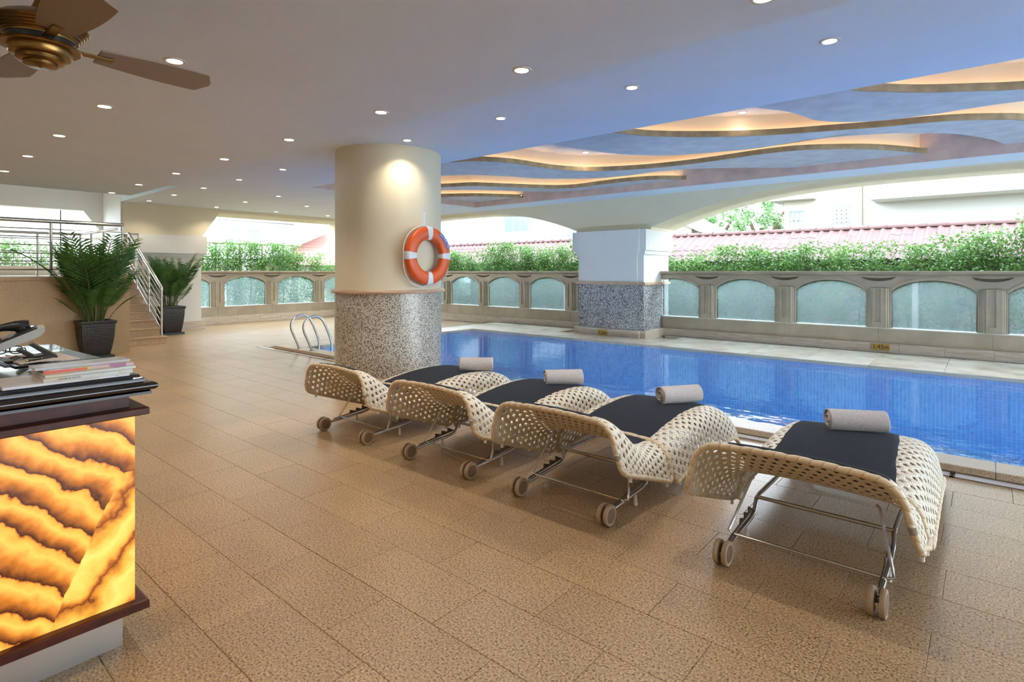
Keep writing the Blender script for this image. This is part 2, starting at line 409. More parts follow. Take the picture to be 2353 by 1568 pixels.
def onyxmat():
    m, N, L, b = nodes('backlit_onyx')
    t = N.new('ShaderNodeNewGeometry')
    def noise(sc, det, vec, ro=.55):
        n = N.new('ShaderNodeTexNoise'); n.inputs['Scale'].default_value = sc; n.inputs['Detail'].default_value = det; n.inputs['Roughness'].default_value = ro
        L.new(vec, n.inputs['Vector']); return n.outputs['Fac']
    pos = t.outputs['Position']
    sp = N.new('ShaderNodeSeparateXYZ'); L.new(pos, sp.inputs[0])
    y, z = sp.outputs[1], sp.outputs[2]
    n1 = noise(3.2, 5, pos); n2 = noise(14, 5, pos)
    # left field: bands falling to the right, saw-toothed
    d = mth(N, L, 'MULTIPLY_ADD', y, .89, z)
    d = mth(N, L, 'MULTIPLY_ADD', n1, .34, d); d = mth(N, L, 'MULTIPLY_ADD', n2, .035, d)
    saw = mth(N, L, 'FRACT', mth(N, L, 'MULTIPLY', d, 7.4))
    r1 = ramp(N, [(0., (.035, .010, .003)), (.12, (.16, .042, .006)), (.38, (.52, .16, .015)), (.72, (.95, .44, .075)), (.93, (.80, .30, .035)), (1., (.30, .06, .008))])
    L.new(saw, r1.inputs['Fac'])
    # right field: arcs and cloudy honey
    e = mth(N, L, 'MULTIPLY_ADD', z, 1.0, mth(N, L, 'MULTIPLY', y, -.75)); e = mth(N, L, 'MULTIPLY_ADD', n1, .5, e); e = mth(N, L, 'MULTIPLY_ADD', n2, .10, e)
    saw2 = mth(N, L, 'FRACT', mth(N, L, 'MULTIPLY_ADD', e, 4.4, .35))
    r2 = ramp(N, [(0., (.10, .024, .004)), (.08, (.40, .11, .012)), (.25, (.86, .38, .055)), (.55, (.98, .54, .12)), (.8, (.74, .31, .035)), (1., (.30, .08, .010))])
    L.new(saw2, r2.inputs['Fac'])
    # seam
    sm = mth(N, L, 'MULTIPLY_ADD', z, -.45, mth(N, L, 'SUBTRACT', y, .43)); sm = mth(N, L, 'MULTIPLY_ADD', n1, .09, sm)
    msk = mth(N, L, 'MULTIPLY', mth(N, L, 'GREATER_THAN', sm, .0), mth(N, L, 'LESS_THAN', z, .70))
    mx = N.new('ShaderNodeMix'); mx.data_type = 'RGBA'; L.new(msk, mx.inputs['Factor']); L.new(r1.outputs['Color'], mx.inputs['A']); L.new(r2.outputs['Color'], mx.inputs['B'])
    L.new(mx.outputs['Result'], b.inputs['Base Color']); L.new(mx.outputs['Result'], b.inputs['Emission Color'])
    b.inputs['Emission Strength'].default_value = ONYX; b.inputs['Roughness'].default_value = .12
    return m
M_onyx = onyxmat()

def linepaper():
    m, N, L, b = nodes('ruled_paper')
    g = N.new('ShaderNodeNewGeometry'); sp = N.new('ShaderNodeSeparateXYZ'); L.new(g.outputs['Position'], sp.inputs[0])
    f = mth(N, L, 'FRACT', mth(N, L, 'MULTIPLY', sp.outputs[0], 90)); g2 = mth(N, L, 'FRACT', mth(N, L, 'MULTIPLY', sp.outputs[1], 55))
    k = mth(N, L, 'MAXIMUM', mth(N, L, 'LESS_THAN', f, .18), mth(N, L, 'LESS_THAN', g2, .14))
    mx = N.new('ShaderNodeMix'); mx.data_type = 'RGBA'; L.new(k, mx.inputs['Factor']); mx.inputs['A'].default_value = (.74, .63, .55, 1); mx.inputs['B'].default_value = (.50, .42, .37, 1)
    L.new(mx.outputs['Result'], b.inputs['Base Color']); b.inputs['Roughness'].default_value = .8
    return m
M_ruled = linepaper()
def magmat(name, cols, sc=14):
    m, N, L, b = nodes(name)
    g = N.new('ShaderNodeTexCoord'); n = N.new('ShaderNodeTexVoronoi'); n.inputs['Scale'].default_value = sc
    L.new(g.outputs['Object'], n.inputs['Vector']); sp = N.new('ShaderNodeSeparateColor'); L.new(n.outputs['Color'], sp.inputs[0])
    r = ramp(N, [(i/len(cols), c) for i, c in enumerate(cols)], 'CONSTANT'); L.new(sp.outputs[0], r.inputs['Fac'])
    L.new(r.outputs['Color'], b.inputs['Base Color']); b.inputs['Roughness'].default_value = .3
    return m
M_mag1 = magmat('magazine_pale', [(.62, .58, .58), (.56, .50, .47), (.50, .40, .34), (.64, .60, .62)], 9)
M_mag2 = magmat('magazine_grey', [(.52, .52, .46), (.58, .58, .54), (.44, .46, .40), (.55, .48, .36)], 9)
M_mag3 = magmat('magazine_bright', [(.60, .40, .44), (.50, .45, .14), (.35, .10, .22), (.62, .52, .56), (.55, .35, .30)], 26)
M_mag4 = mat('magazine_silver', (.50, .48, .50), .18)
M_edge = mat('page_edges', (.62, .47, .40), .8)
M_red = mat('red_print', (.72, .09, .02), .4)

def text(name, body, size, m, parent, loc, rot, depth=.0008, align='CENTER'):
    cu = bpy.data.curves.new(name, 'FONT'); cu.body = body; cu.size = size; cu.extrude = depth; cu.align_x = align; cu.align_y = 'CENTER'
    cu.materials.append(m)
    t = bpy.data.objects.new(name, cu); C.objects.link(t)
    dg = bpy.context.evaluated_depsgraph_get(); dg.update()
    me = bpy.data.meshes.new_from_object(t.evaluated_get(dg)); me.name = name
    bpy.data.objects.remove(t); bpy.data.curves.remove(cu)
    if not me.materials: me.materials.append(m)
    o = bpy.data.objects.new(name, me); C.objects.link(o); o.parent = parent; o.location = loc; o.rotation_euler = rot
    return o
random.seed(7)

# ------------------------------------------------------------------ dimensions
ZC = 3.13          # pool ceiling
ZN = 2.86          # low ceiling
YN = 3.27          # edge of low ceiling
XN = -11.78
YB, YB2 = 11.13, 12.35     # far beam wall
XB, XB2 = -15.5, -16.75    # left beam wall
WZ = .06           # water level
PX0, PX1, PY0, PY1 = -9.85, 9.0, 5.55, 10.05
RXE = 11.0

# ------------------------------------------------------------------ floor
fl = MB()
fl.box((-17.2, -4, -.25), (RXE, 5.175, -.0035))
fl.box((-17.2, 5.175, -.25), (-11.0, 12.2, -.0035))
fl.box((-11.0, 10.42, -.25), (RXE, 12.2, -.0035))
floor = fl.build('floor', M_grout); tag(floor, kind='structure')
TL, TW, GP = .65, .325, .0024
tm = MB().cbox((-TL/2+GP/2, -TW/2+GP/2, -.012), (TL/2-GP/2, TW/2-GP/2, 0), .0012).mesh('tile', M_tile)
far = MB(); ntile = 0
cr, cf = (.763, .647), (-.647, .763)
def inview(x, y):
    f = cf[0]*x+cf[1]*y; r = cr[0]*x+cr[1]*y
    if f < .9: return False
    px = CXP+FPX*r/f; py = HYP+FPX*EYE/f
    return -160 < px < 2520 and py < 1720
row = 0; yy = 5.175-TW/2
cells = []
while yy > -2.4:
    off = (row % 2)*TL/2 + (row*7 % 3)*.02
    x = -17.1+off
    while x < 5.8:
        cells.append((x, yy)); x += TL
    yy -= TW; row += 1
vis = [(-(cf[0]*x+cf[1]*y), x, y) for x, y in cells if inview(x, y)]
vis.sort(reverse=True)
keep = set((x, y) for _, x, y in vis[:285])
for x, y in cells:
    if (x, y) in keep:
        o = inst('tile', tm, floor, (x, y, random.uniform(-.0006, .0006)))
    else:
        far.cbox((x-TL/2+GP/2, y-TW/2+GP/2, -.012), (x+TL/2-GP/2, y+TW/2-GP/2, 0), .0012)
yy = 5.175+TW/2; row = 0
while yy < 12.0:
    x = -17.1+(row % 2)*TL/2
    while x-TL/2 < -11.1:
        xe = min(x+TL/2, -11.0)
        far.cbox((x-TL/2+GP/2, yy-TW/2+GP/2, -.012), (xe-GP/2, yy+TW/2-GP/2, 0), .0012); x += TL
    yy += TW; row += 1
tag(far.build('distant_paving', M_tile, floor), kind='stuff')

# ------------------------------------------------------------------ pool
pb = MB()
pb.box((PX0-.2, PY0-.2, -1.15), (PX1, PY1+.2, -1.0))
pb.box((PX0-.2, PY0-.2, -1.0), (PX1, PY0, WZ-.012))
pb.box((PX0-.2, PY1, -1.0), (PX1, PY1+.2, WZ-.012))
pb.box((PX0-.2, PY0, -1.0), (PX0, PY1, WZ-.012))
pool = pb.build('pool_basin', M_pool); tag(pool, kind='structure')
wt = MB(); nx, ny = 4, 4
wt.add([(PX0, PY0, WZ), (PX1, PY0, WZ), (PX1, PY1, WZ), (PX0, PY1, WZ)], [(0, 1, 2, 3)])
wo = wt.build('pool_water', M_water); tag(wo, kind='structure')
# underwater lamps added out of view in the near pool wall to brighten the pool
for i in range(7):
    pl = empty('added_pool_light', (-8.6+2.1*i, PY0+.02, -.42)); tag(pl, f'added unseen underwater lamp, {["first", "second", "third", "fourth", "fifth", "sixth", "seventh"][i]} from the left in the near pool wall', 'added pool light')
    m = MB().lathe([(.001, 0), (.09, 0), (.11, -.012), (.11, -.02)], 20); m.v = [(p[0], p[2]+.02, p[1]) for p in m.v]; m.build('added_lamp_face', M_led2, pl, True)
    ll = bpy.data.lights.new('added_pool_lamp', 'SPOT'); ll.energy = POOL_FILL_W; ll.color = (.80, .93, 1.0); ll.spot_size = math.radians(170); ll.spot_blend = .8; ll.shadow_soft_size = .08
    lo_ = bpy.data.objects.new('added_pool_lamp', ll); C.objects.link(lo_); lo_.parent = pl; lo_.location = (0, .12, 0); lo_.rotation_euler = (PI/2, 0, 0)
# coping slabs: near, left, far
def slabs(name, a0, a1, step, make, m, parent):
    n = max(1, round((a1-a0)/step)); d = (a1-a0)/n
    for i in range(n):
        b_ = make(a0+i*d+.0015, a0+(i+1)*d-.0015); o = b_.build(name, m, parent)
slabs('coping_stone', -10.5, 5.9, 1.2, lambda a, b_: MB().cbox((a, 5.285, .012), (b_, PY0+.02, WZ+.004), .006), M_coping, pool)
slabs('coping_stone', 5.55, 10.05, 1.1, lambda a, b_: MB().cbox((-10.5, a+.02, .012), (PX0+.02, b_+.02, WZ+.004), .006), M_coping, pool)
slabs('coping_stone', -10.5, 5.9, .9, lambda a, b_: MB().cbox((a, PY1-.02, .012), (b_, 10.85 if b_ > -7.5 and a < -5.5 else 11.70, WZ+.004), .004), M_trav, pool)
# bed under the coping
bed = MB(); bed.box((-10.48, 5.30, -.2), (PX1, PY0-.19, .012)); bed.box((-10.48, PY0-.2, -.2), (PX0-.19, PY1+.2, .012)); bed.box((-10.48, PY1+.19, -.25), (PX1, 11.9, .012))
bed.box((-11.0, 5.17, -.2), (PX1, 5.31, -.06)); bed.box((-11.0, 5.17, -.2), (-10.47, 11.9, -.06))
bed.build('coping_bed', M_coping, pool)
# drain gratings
def grate(a0, a1, horiz, c0, c1, z=0.0):
    g = empty('drain_grate', ((a0+a1)/2 if horiz else (c0+c1)/2, (c0+c1)/2 if horiz else (a0+a1)/2, 0))
    A, B = (a1-a0)/2-.004, (c1-c0)/2
    fr = MB(); sl = MB()
    P = (lambda a, b_, za, zb, cc, dd: (((a, cc, za), (b_, dd, zb)) if horiz else ((cc, a, za), (dd, b_, zb))))
    for q in (P(-A, A, z-.05, z+.004, -B, -B+.012), P(-A, A, z-.05, z+.004, B-.012, B), P(-A, -A+.012, z-.05, z+.004, -B, B), P(A-.012, A, z-.05, z+.004, -B, B)): fr.box(*q)
    n = 9
    for i in range(n):
        c = -B+.012+(2*B-.024)*(i+.5)/n
        sl.box(*P(-A+.012, A-.012, z-.02, z+.001, c-.0055, c+.0055))
    fr.build('grate_frame', M_chrome, g); s2 = sl.build('grate_bars', M_band, g); tag(s2, kind='stuff')
    return g
ORD = 'first second third fourth fifth sixth seventh eighth ninth tenth eleventh twelfth thirteenth fourteenth'.split()
n = 0
x = -11.0
while x < 3.5:
    g = grate(x, x+1.2, True, 5.18, 5.30)
    tag(g, f'steel slotted drain grating, {ORD[n]} from the left along the near pool edge', 'drain grate', 'gratings along the near pool edge'); n += 1
    x += 1.2
n = 0; y = 5.31
while y < 10.5:
    g = grate(y, y+1.2, False, -11.0, -10.78)
    tag(g, f'steel slotted drain grating, {ORD[n]} from the corner at the short pool end', 'drain grate', 'gratings at the short pool end'); n += 1
    y += 1.2
n = 0; x = -5.5
while x < 1.6:
    g = grate(x, x+.52, True, 11.72, 11.80, WZ)
    tag(g, f'narrow pale channel cover, {ORD[n]} to the right of the mosaic pillar', 'drain grate', 'channel covers right of the pillar'); n += 1
    x += .52
n = 0; x = -10.4
while x < -7.6:
    g = grate(x, x+.52, True, 11.72, 11.80, WZ)
    tag(g, f'narrow pale channel cover, {ORD[n]} from the far corner left of the mosaic pillar', 'drain grate', 'channel covers left of the pillar'); n += 1
    x += .52

# ------------------------------------------------------------------ round column
CC = (-6.42, 4.90)
col = empty('column', (CC[0], CC[1], 0), kind='structure')
MB().lathe([(.725, 1.25), (.725, ZC)], 72).build('plaster_shaft', M_cream, col, True)
MB().lathe([(.735, 1.20), (.775, 1.205), (.785, 1.225), (.775, 1.25), (.72, 1.25)], 72).build('stone_ledge', M_travwarm, col, True)
MB().lathe([(.733, .10), (.733, 1.205)], 96).build('mosaic_drum', M_moscol, col, True)
MB().lathe([(.86, .0), (.86, .07), (.80, .085), (.74, .12), (.70, .12)], 72).build('stone_collar', M_coping, col, True)

# ------------------------------------------------------------------ pillar on the far side
def notched(x0, x1, y0, y1, nx=.14, ny=.05):
    return [(x0, y1), (x0, y0+ny), (x0+nx, y0+ny), (x0+nx, y0), (x1-nx, y0), (x1-nx, y0+ny), (x1, y0+ny), (x1, y1)]
def pillar(name, x0, x1, y0, y1, swap=False):
    p = empty(name, (0, 0, 0), kind='structure')
    def P(e, z0, z1, nm, m):
        poly = notched(x0-e, x1+e, y0-e, y1)
        if swap:   # plan mirrored about x=y so that the front faces +X
            poly = [(-b_, a) for a, b_ in poly]
        o = MB().prism(poly, z0, z1).build(nm, m, p); return o
    P(.075, 0, .215, 'stone_plinth', M_trav)
    P(0, .215, 1.20, 'mosaic_band' if not swap else 'lower_shaft', M_mospil if not swap else M_white)
    if not swap: P(.055, 1.20, 1.255, 'stone_ledge', M_travwarm)
    P(.0, 1.20 if swap else 1.255, 1.86, 'upper_shaft', M_white)
    P(.05, 1.86, 1.945, 'cap_moulding', M_white)
    P(.10, 1.945, 2.395, 'cap_block', M_white)
    return p
pillar('pillar', -7.31, -5.64, 10.98, 12.25)
pillar('pillar', 4.42, 5.92, 15.58, 16.6, True)     # on the left wall: Y 4.42..5.92, front at X = -15.58
# depth plaques
def plaque(txt, x, y, z, w_, h_, label, sz):
    p = empty('depth_plaque', (x, y, z)); tag(p, label, 'plaque')
    o = MB().cbox((-w_/2, -.006, -h_/2), (w_/2, .004, h_/2), .003).build('plate', M_plaque, p)
    text('lettering', txt, sz, M_ink, p, (0, -.0065, 0), (PI/2, 0, 0))
plaque('1.2m', -6.58, 10.895, .125, .25, .13, 'small brass plaque reading 1.2m on the plinth of the mosaic pillar', .11)
plaque('1.45m', -1.45, 11.795, .155, .27, .11, 'brass plaque reading 1.45m on the travertine plinth under the balustrade', .10)

# ------------------------------------------------------------------ beam walls with arches
def arch_z(d, half=4.78, z0=2.44, rise=.665):
    s = max(0, min(1, 1-abs(d)/half)); return z0+rise*(1-(1-s)**2.75)
bw = MB()
def arch_bay(c, half, x0, x1, n=56):
    pts = [x0+(x1-x0)*i/n for i in range(n+1)]
    for i in range(n):
        a, b_ = pts[i], pts[i+1]; za, zb = arch_z(a-c, half), arch_z(b_-c, half)
        bw.add([(a, YB, za), (b_, YB, zb), (b_, YB, 3.9), (a, YB, 3.9), (a, YB2, za), (b_, YB2, zb), (b_, YB2, 3.9), (a, YB2, 3.9)],
               [(0, 1, 2, 3), (5, 4, 7, 6), (0, 4, 5, 1), (3, 2, 6, 7)])
arch_bay(-.72, 4.80, -5.52, 4.08)
arch_bay(-12.23, 4.80, -16.6, -7.43)
bw.box((-7.43, YB, 2.395), (-5.52, YB2, 3.9)); bw.box((4.08, YB, 0), (5.9, YB2, 3.9))
arch_bay(10.7, 4.80, 5.9, RXE)  # extra unseen bay, added to let in daylight
o = bw.build('wall_far', M_cream); tag(o, kind='structure')
# left wall: beam with a clipped-corner opening
lw = MB()
def quadprism(poly):
    lw.prism([(a, b_) for a, b_ in poly], XB2, XB, 'x')
y0, y1 = 5.90, 10.75
lw.prism([(4.13, 3.9), (4.13, 2.395), (y0, 2.395), (y0+.42, 3.04), (y1-.42, 3.04), (y1, 2.395), (12.35, 2.395), (12.35, 3.9)], XB2, XB, 'x')
lw.box((XB2, y1+.02, 0), (XB, 12.35, 2.395))
lw.box((XB2, 4.13, 0), (XB-.1, 4.42, 2.395))
o = lw.build('wall_left', M_cream); tag(o, kind='structure')
# landing outer wall, with its own clipped opening
lo = MB()
XL = -16.9
lo.prism([(-4, 3.9), (-4, 2.98), (3.70, 2.98), (4.20, 2.27), (4.20, 1.60), (4.13, 1.60), (4.13, 0), (4.14, 0), (4.14, 3.9)][::-1] if False else
         [(-4, 2.98), (3.70, 2.98), (3.89, 2.70), (4.125, 2.36), (4.125, 3.9), (-4, 3.9)], XL-.3, XL, 'x')
lo.box((XL-.3, -4, 0), (XL, 4.125, 1.60))
lo.box((XL-.3, 4.10, 0), (XB+.0, 4.125, 3.9))
o = lo.build('wall_landing', M_white); tag(o, kind='structure')
# walls behind the camera and on the right
MB().box((-17.2, -4.2, 0), (RXE, -4, 3.9)).build('wall_near', M_cream)['kind'] = 'structure'
wr = MB(); wr.box((RXE, -4.2, -.25), (RXE+.2, 12.4, .5)); wr.box((RXE, -4.2, .5), (RXE+.2, 1.0, 3.9)); wr.box((RXE, 1.0, 3.0), (RXE+.2, 12.4, 3.9))  # unseen right wall, given a wide opening to add daylight
wr.build('wall_right', M_cream)['kind'] = 'structure'

# ------------------------------------------------------------------ balustrades with arched glass panes
def balustrade(label, origin, rz, L0, L1, first, pitch=1.5458, win=1.168, name='balustrade'):
    """local x runs along the wall, local -y faces the pool; panes at first + k*pitch"""
    B = empty(name, origin, rz, label, 'balustrade')
    # plinth blocks
    n = max(1, round((L1-L0)/.62)); d = (L1-L0)/n
    for i in range(n):
        MB().cbox((L0+i*d+.001, -.09, 0), (L0+(i+1)*d-.001, .12, .222), .004).build('plinth_stone', M_trav, B)
    k0 = math.floor((L0-first)/pitch); k1 = math.ceil((L1-first)/pitch)
    x = L0
    # sill slabs
    xs = [L0]+[first+k*pitch-(pitch-win)/2 for k in range(k0, k1+1) if L0+.15 < first+k*pitch-(pitch-win)/2 < L1-.15]+[L1]
    for a, b_ in zip(xs[:-1], xs[1:]):
        MB().cbox((a+.001, -.06, .222), (b_-.001, .10, .478), .003).build('sill_panel', M_stone, B)
    MB().cbox((L0, -.075, .478), (L1, .09, .495), .003).build('sill_ledge', M_white, B)
    # cap rail
    MB().cbox((L0-.02, -.16, 1.468), (L1+.02, .14, 1.498), .006).build('cap_rail', M_stone, B)
    MB().prism([(-.145, 1.468), (-.145, 1.452), (-.10, 1.43), (-.05, 1.415), (.10, 1.415), (.10, 1.468)], L0, L1, 'x').build('cap_moulding', M_stone, B)
    def az(u):  # u in [-1,1] over the pane
        return 1.135+.20*(1-u*u)**.75
    for k in range(k0, k1+1):
        a = first+k*pitch; b_ = a+win
        A, E = max(a, L0), min(b_, L1)
        if E-A < .06: continue
        m = MB(); n = 16; g = MB(); rim = MB()
        U = lambda x_: max(-1, min(1, (x_-a)/win*2-1))
        X = [A+(E-A)*i/n for i in range(n+1)]
        for p, q in zip(X[:-1], X[1:]):
            zp, zq = az(U(p)), az(U(q))
            m.add([(p, -.05, zp), (q, -.05, zq), (q, -.05, 1.42), (p, -.05, 1.42), (p, .05, zp), (q, .05, zq), (q, .05, 1.42), (p, .05, 1.42)],
                  [(0, 1, 2, 3), (5, 4, 7, 6), (0, 4, 5, 1)])
            # raised archivolt
            m.add([(p, -.065, zp), (q, -.065, zq), (q, -.065, zq+.055), (p, -.065, zp+.055), (p, -.05, zp), (q, -.05, zq), (q, -.05, zq+.055), (p, -.05, zp+.055)],
                  [(0, 1, 2, 3), (3, 2, 6, 7), (0, 4, 5, 1)])
            g.add([(p, .012, .49), (q, .012, .49), (q, .012, zq), (p, .012, zp), (p, .022, .49), (q, .022, .49), (q, .022, zq), (p, .022, zp)], [(0, 1, 2, 3), (5, 4, 7, 6)])
        m.build('arch_panel', M_stone, B)
        pn = g.build('pane', M_glass, B)
        path = [(x_, .017, az(U(x_))-.004) for x_ in X]
        rim.tube([(A+.006, .017, .496)]+path+[(E-.006, .017, .496)], .009, 5)
        rim.build('pane_seal', M_frame, pn)
    for k in range(k0, k1+2):
        b_ = first+k*pitch; a = b_-(pitch-win)
        A, E = max(a, L0), min(b_, L1)
        if E-A < .05: continue
        m = MB(); w_ = E-A
        m.box((A, -.05, .495), (E, .05, 1.42))
        if w_ > .3:
            m.cbox((A+.035, -.075, .495), (E-.035, -.05, 1.185), .006)
            m.cbox((A+.06, -.098, .495), (E-.06, -.075, 1.20), .006)
        po = m.build('pilaster', M_stone, B)
        if w_ > .3:
            s = MB(); c = (A+E)/2
            for sx in (-1, 1): s.box((c+sx*.062-.02, -.122, .56), (c+sx*.062+.02, -.098, 1.195))
            s.box((c-.082, -.122, .495), (c+.082, -.098, .56)); s.box((c-.05, -.130, .515), (c+.05, -.12, .60)); s.box((c-.082, -.118, 1.175), (c+.082, -.098, 1.20))
            s.build('sunk_panel', M_stone, po)
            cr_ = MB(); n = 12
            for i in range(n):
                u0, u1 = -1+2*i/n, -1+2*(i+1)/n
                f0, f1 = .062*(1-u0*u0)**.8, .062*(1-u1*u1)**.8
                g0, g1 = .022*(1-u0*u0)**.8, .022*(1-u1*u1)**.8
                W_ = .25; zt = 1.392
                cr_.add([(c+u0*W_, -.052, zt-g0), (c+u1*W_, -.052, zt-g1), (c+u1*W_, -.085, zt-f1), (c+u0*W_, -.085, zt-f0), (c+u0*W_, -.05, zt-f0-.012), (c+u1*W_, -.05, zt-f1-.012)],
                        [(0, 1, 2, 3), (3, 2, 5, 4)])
            cr_.build('shell_niche_shade', M_nicheshade, po)  # recess shade put in as a dark crescent strip
    return B
YW = 11.90
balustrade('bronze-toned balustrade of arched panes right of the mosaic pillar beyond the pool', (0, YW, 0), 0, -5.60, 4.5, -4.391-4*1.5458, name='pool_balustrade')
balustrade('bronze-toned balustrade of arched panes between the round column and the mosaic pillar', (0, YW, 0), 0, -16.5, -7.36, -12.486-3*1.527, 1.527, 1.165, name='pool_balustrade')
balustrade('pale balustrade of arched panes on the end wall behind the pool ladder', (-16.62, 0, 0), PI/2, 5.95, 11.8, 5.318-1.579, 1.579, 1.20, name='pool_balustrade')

# ------------------------------------------------------------------ ceilings
K = (ZC-EYE)/(3.27-EYE)
RY0, RY1, RX0 = 5.81, 10.41, -10.08
ce = MB()
ce.box((-11.9, YN-.05, ZC), (RXE, RY0, 3.95)); ce.box((-15.5, 4.13, ZC), (-11.9, RY0, 3.95))
ce.box((-15.5, RY0, ZC), (RX0, RY1, 3.95)); ce.box((-15.5, RY1, ZC), (RXE, YB, 3.95))
o = ce.build('ceiling', M_ceil); o['kind'] = 'structure'
lc = MB().box((XN, -4, ZN), (RXE, YN, 3.95)).build('ceiling', M_ceil); lc['kind'] = 'structure'
MB().box((-17.2, -4, 3.72), (XN, 4.13, 3.95)).build('ceiling', M_ceil)['kind'] = 'structure'
# recessed wave ceiling
ZT = 3.56
rc = empty('ceiling', (0, 0, 0), kind='structure'); rc.name = 'ceiling_wave_recess'
MB().box((RX0, RY0, ZT), (RXE, RY1, 3.95)).build('recess_top', M_plaster, rc)
MB().box((RX0+.001, RY1-.012, ZC+.002), (RXE, RY1-.001, ZT)).build('recess_side', M_copper, rc)
MB().box((RX0+.001, RY0, ZC+.002), (RX0+.012, RY1-.012, ZT)).build('recess_side', M_copper, rc)
ZB = 3.262
def smooth(pts, n):
    """resample a polyline (Catmull-Rom) to n points evenly along its length"""
    P = [pts[0]]+list(pts)+[pts[-1]]; q = []
    for i in range(1, len(P)-2):
        for t in [j/12 for j in range(12)]:
            p0, p1, p2, p3 = P[i-1], P[i], P[i+1], P[i+2]
            q.append(tuple(.5*(2*p1[c]+(p2[c]-p0[c])*t+(2*p0[c]-5*p1[c]+4*p2[c]-p3[c])*t*t+(3*p1[c]-p0[c]-3*p2[c]+p3[c])*t**3) for c in (0, 1)))
    q.append(pts[-1])
    d = [0]
    for a, b_ in zip(q[:-1], q[1:]): d.append(d[-1]+math.hypot(b_[0]-a[0], b_[1]-a[1]))
    out = []; j = 0
    for i in range(n):
        s = d[-1]*i/(n-1)
        while j < len(d)-2 and d[j+1] < s: j += 1
        t = (s-d[j])/max(1e-9, d[j+1]-d[j]); out.append((q[j][0]+(q[j+1][0]-q[j][0])*t, q[j][1]+(q[j+1][1]-q[j][1])*t))
    return out
def clampy(p): return (p[0], min(max(p[1], RY0+.002), RY1-.014))
def wave(lip, far_):
    n = 64
    L = [clampy((x_*K, y_*K)) for x_, y_ in smooth(lip, n)]
    nrm = []
    for i in range(n):
        a, b_ = L[max(0, i-1)], L[min(n-1, i+1)]; dx, dy = b_[0]-a[0], b_[1]-a[1]; l = math.hypot(dx, dy) or 1
        nrm.append((-dy/l, dx/l))
    off = lambda d: [clampy((p[0]+q[0]*d, p[1]+q[1]*d)) for p, q in zip(L, nrm)]
    L1, L2 = off(.03), off(.13)
    Fr = [clampy((x_*K, y_*K)) for x_, y_ in smooth(far_, n)]
    w_ = empty('wave_bulkhead'); w_.parent = rc
    lipm = MB(); sh = MB(); up = MB(); bl = MB(); led = MB()
    for i in range(n-1):
        a, b_, a1, b1, a2, b2, fa, fb = L[i], L[i+1], L1[i], L1[i+1], L2[i], L2[i+1], Fr[i], Fr[i+1]
        def Z(p, z): return (p[0], p[1], z)
        zt = ZB+.075
        lipm.add([Z(a, ZB), Z(b_, ZB), Z(b_, zt), Z(a, zt), Z(a1, ZB), Z(b1, ZB), Z(b1, zt), Z(a1, zt)], [(0, 1, 2, 3), (3, 2, 6, 7), (5, 4, 7, 6), (0, 4, 5, 1)])
        sh.add([Z(a1, ZB), Z(b1, ZB), Z(b2, ZB), Z(a2, ZB), Z(a1, ZB+.02), Z(b1, ZB+.02), Z(b2, ZB+.02), Z(a2, ZB+.02)], [(0, 3, 2, 1), (4, 5, 6, 7)])
        up.add([Z(a2, ZB), Z(b2, ZB), Z(b2, ZT), Z(a2, ZT)], [(0, 1, 2, 3)])
        bl.add([Z(a2, ZB), Z(b2, ZB), Z(fb, ZB), Z(fa, ZB), Z(fa, ZT), Z(fb, ZT)], [(0, 3, 2, 1), (3, 4, 5, 2)])
    lipm.build('wooden_lip', M_wood, w_); sh.build('trough', M_plaster, w_); up.build('lit_upstand', M_cove, w_); bl.build('soffit_panel', M_plaster, w_)
    led.tube([(p[0], p[1], ZB+.045) for p in off(.075)][1:-1], .007, 4)
    led.build('strip_light', M_led, w_)
wave([(-1.35, 6.3), (-1.079, 6.834), (-.83, 7.12), (-.528, 7.41), (-.119, 7.70), (.288, 7.96), (1.2, 8.35), (2.4, 8.5), (3.6, 8.3)],
     [(-2.2, 6.3), (-2.037, 6.916), (-1.85, 7.25), (-1.742, 7.614), (-1.649, 7.966), (-1.306, 8.35), (-.9, 8.52), (-.5, 8.55), (.09, 8.52), (.6, 8.60), (1.5, 8.9), (2.4, 9.1), (3.6, 9.3)])
wave([(-4.2, 6.3), (-3.936, 6.822), (-3.667, 7.295), (-3.286, 7.695), (-2.732, 8.126), (-2.155, 8.444), (-1.579, 8.658), (-1.033, 8.861), (-.637, 8.95), (-.264, 9.109), (.099, 9.37), (.348, 9.612), (.8, 10.3), (1.2, 11.35)],
     [(-5.2, 6.3), (-5.046, 6.847), (-4.903, 7.309), (-4.72, 7.901), (-4.434, 8.375), (-3.97, 8.794), (-3.228, 9.05), (-2.732, 9.149), (-2.135, 9.06), (-1.652, 9.10), (-1.083, 9.33), (-.683, 9.62), (-.291, 10.062), (.059, 10.813), (.2, 11.35)])
wave([(-7.9, 6.3), (-7.356, 6.769), (-6.9, 6.948), (-6.598, 7.262), (-6.397, 7.704), (-6.276, 8.283), (-6.106, 8.764), (-5.802, 9.162), (-5.397, 9.4), (-4.829, 9.609), (-4.145, 9.706), (-3.467, 9.69), (-2.836, 9.64), (-2.294, 9.711), (-1.822, 9.992), (-1.373, 10.372), (-1.031, 10.855), (-.75, 11.35)],
     [(-9.6, 6.3), (-8.9, 7.1), (-8.363, 7.695), (-7.833, 8.028), (-7.378, 8.648), (-7.124, 9.145), (-6.766, 9.531), (-6.179, 9.946), (-5.556, 10.075), (-4.792, 10.054), (-4.175, 10.231), (-3.568, 10.612), (-3.108, 11.001), (-2.7, 11.35)])
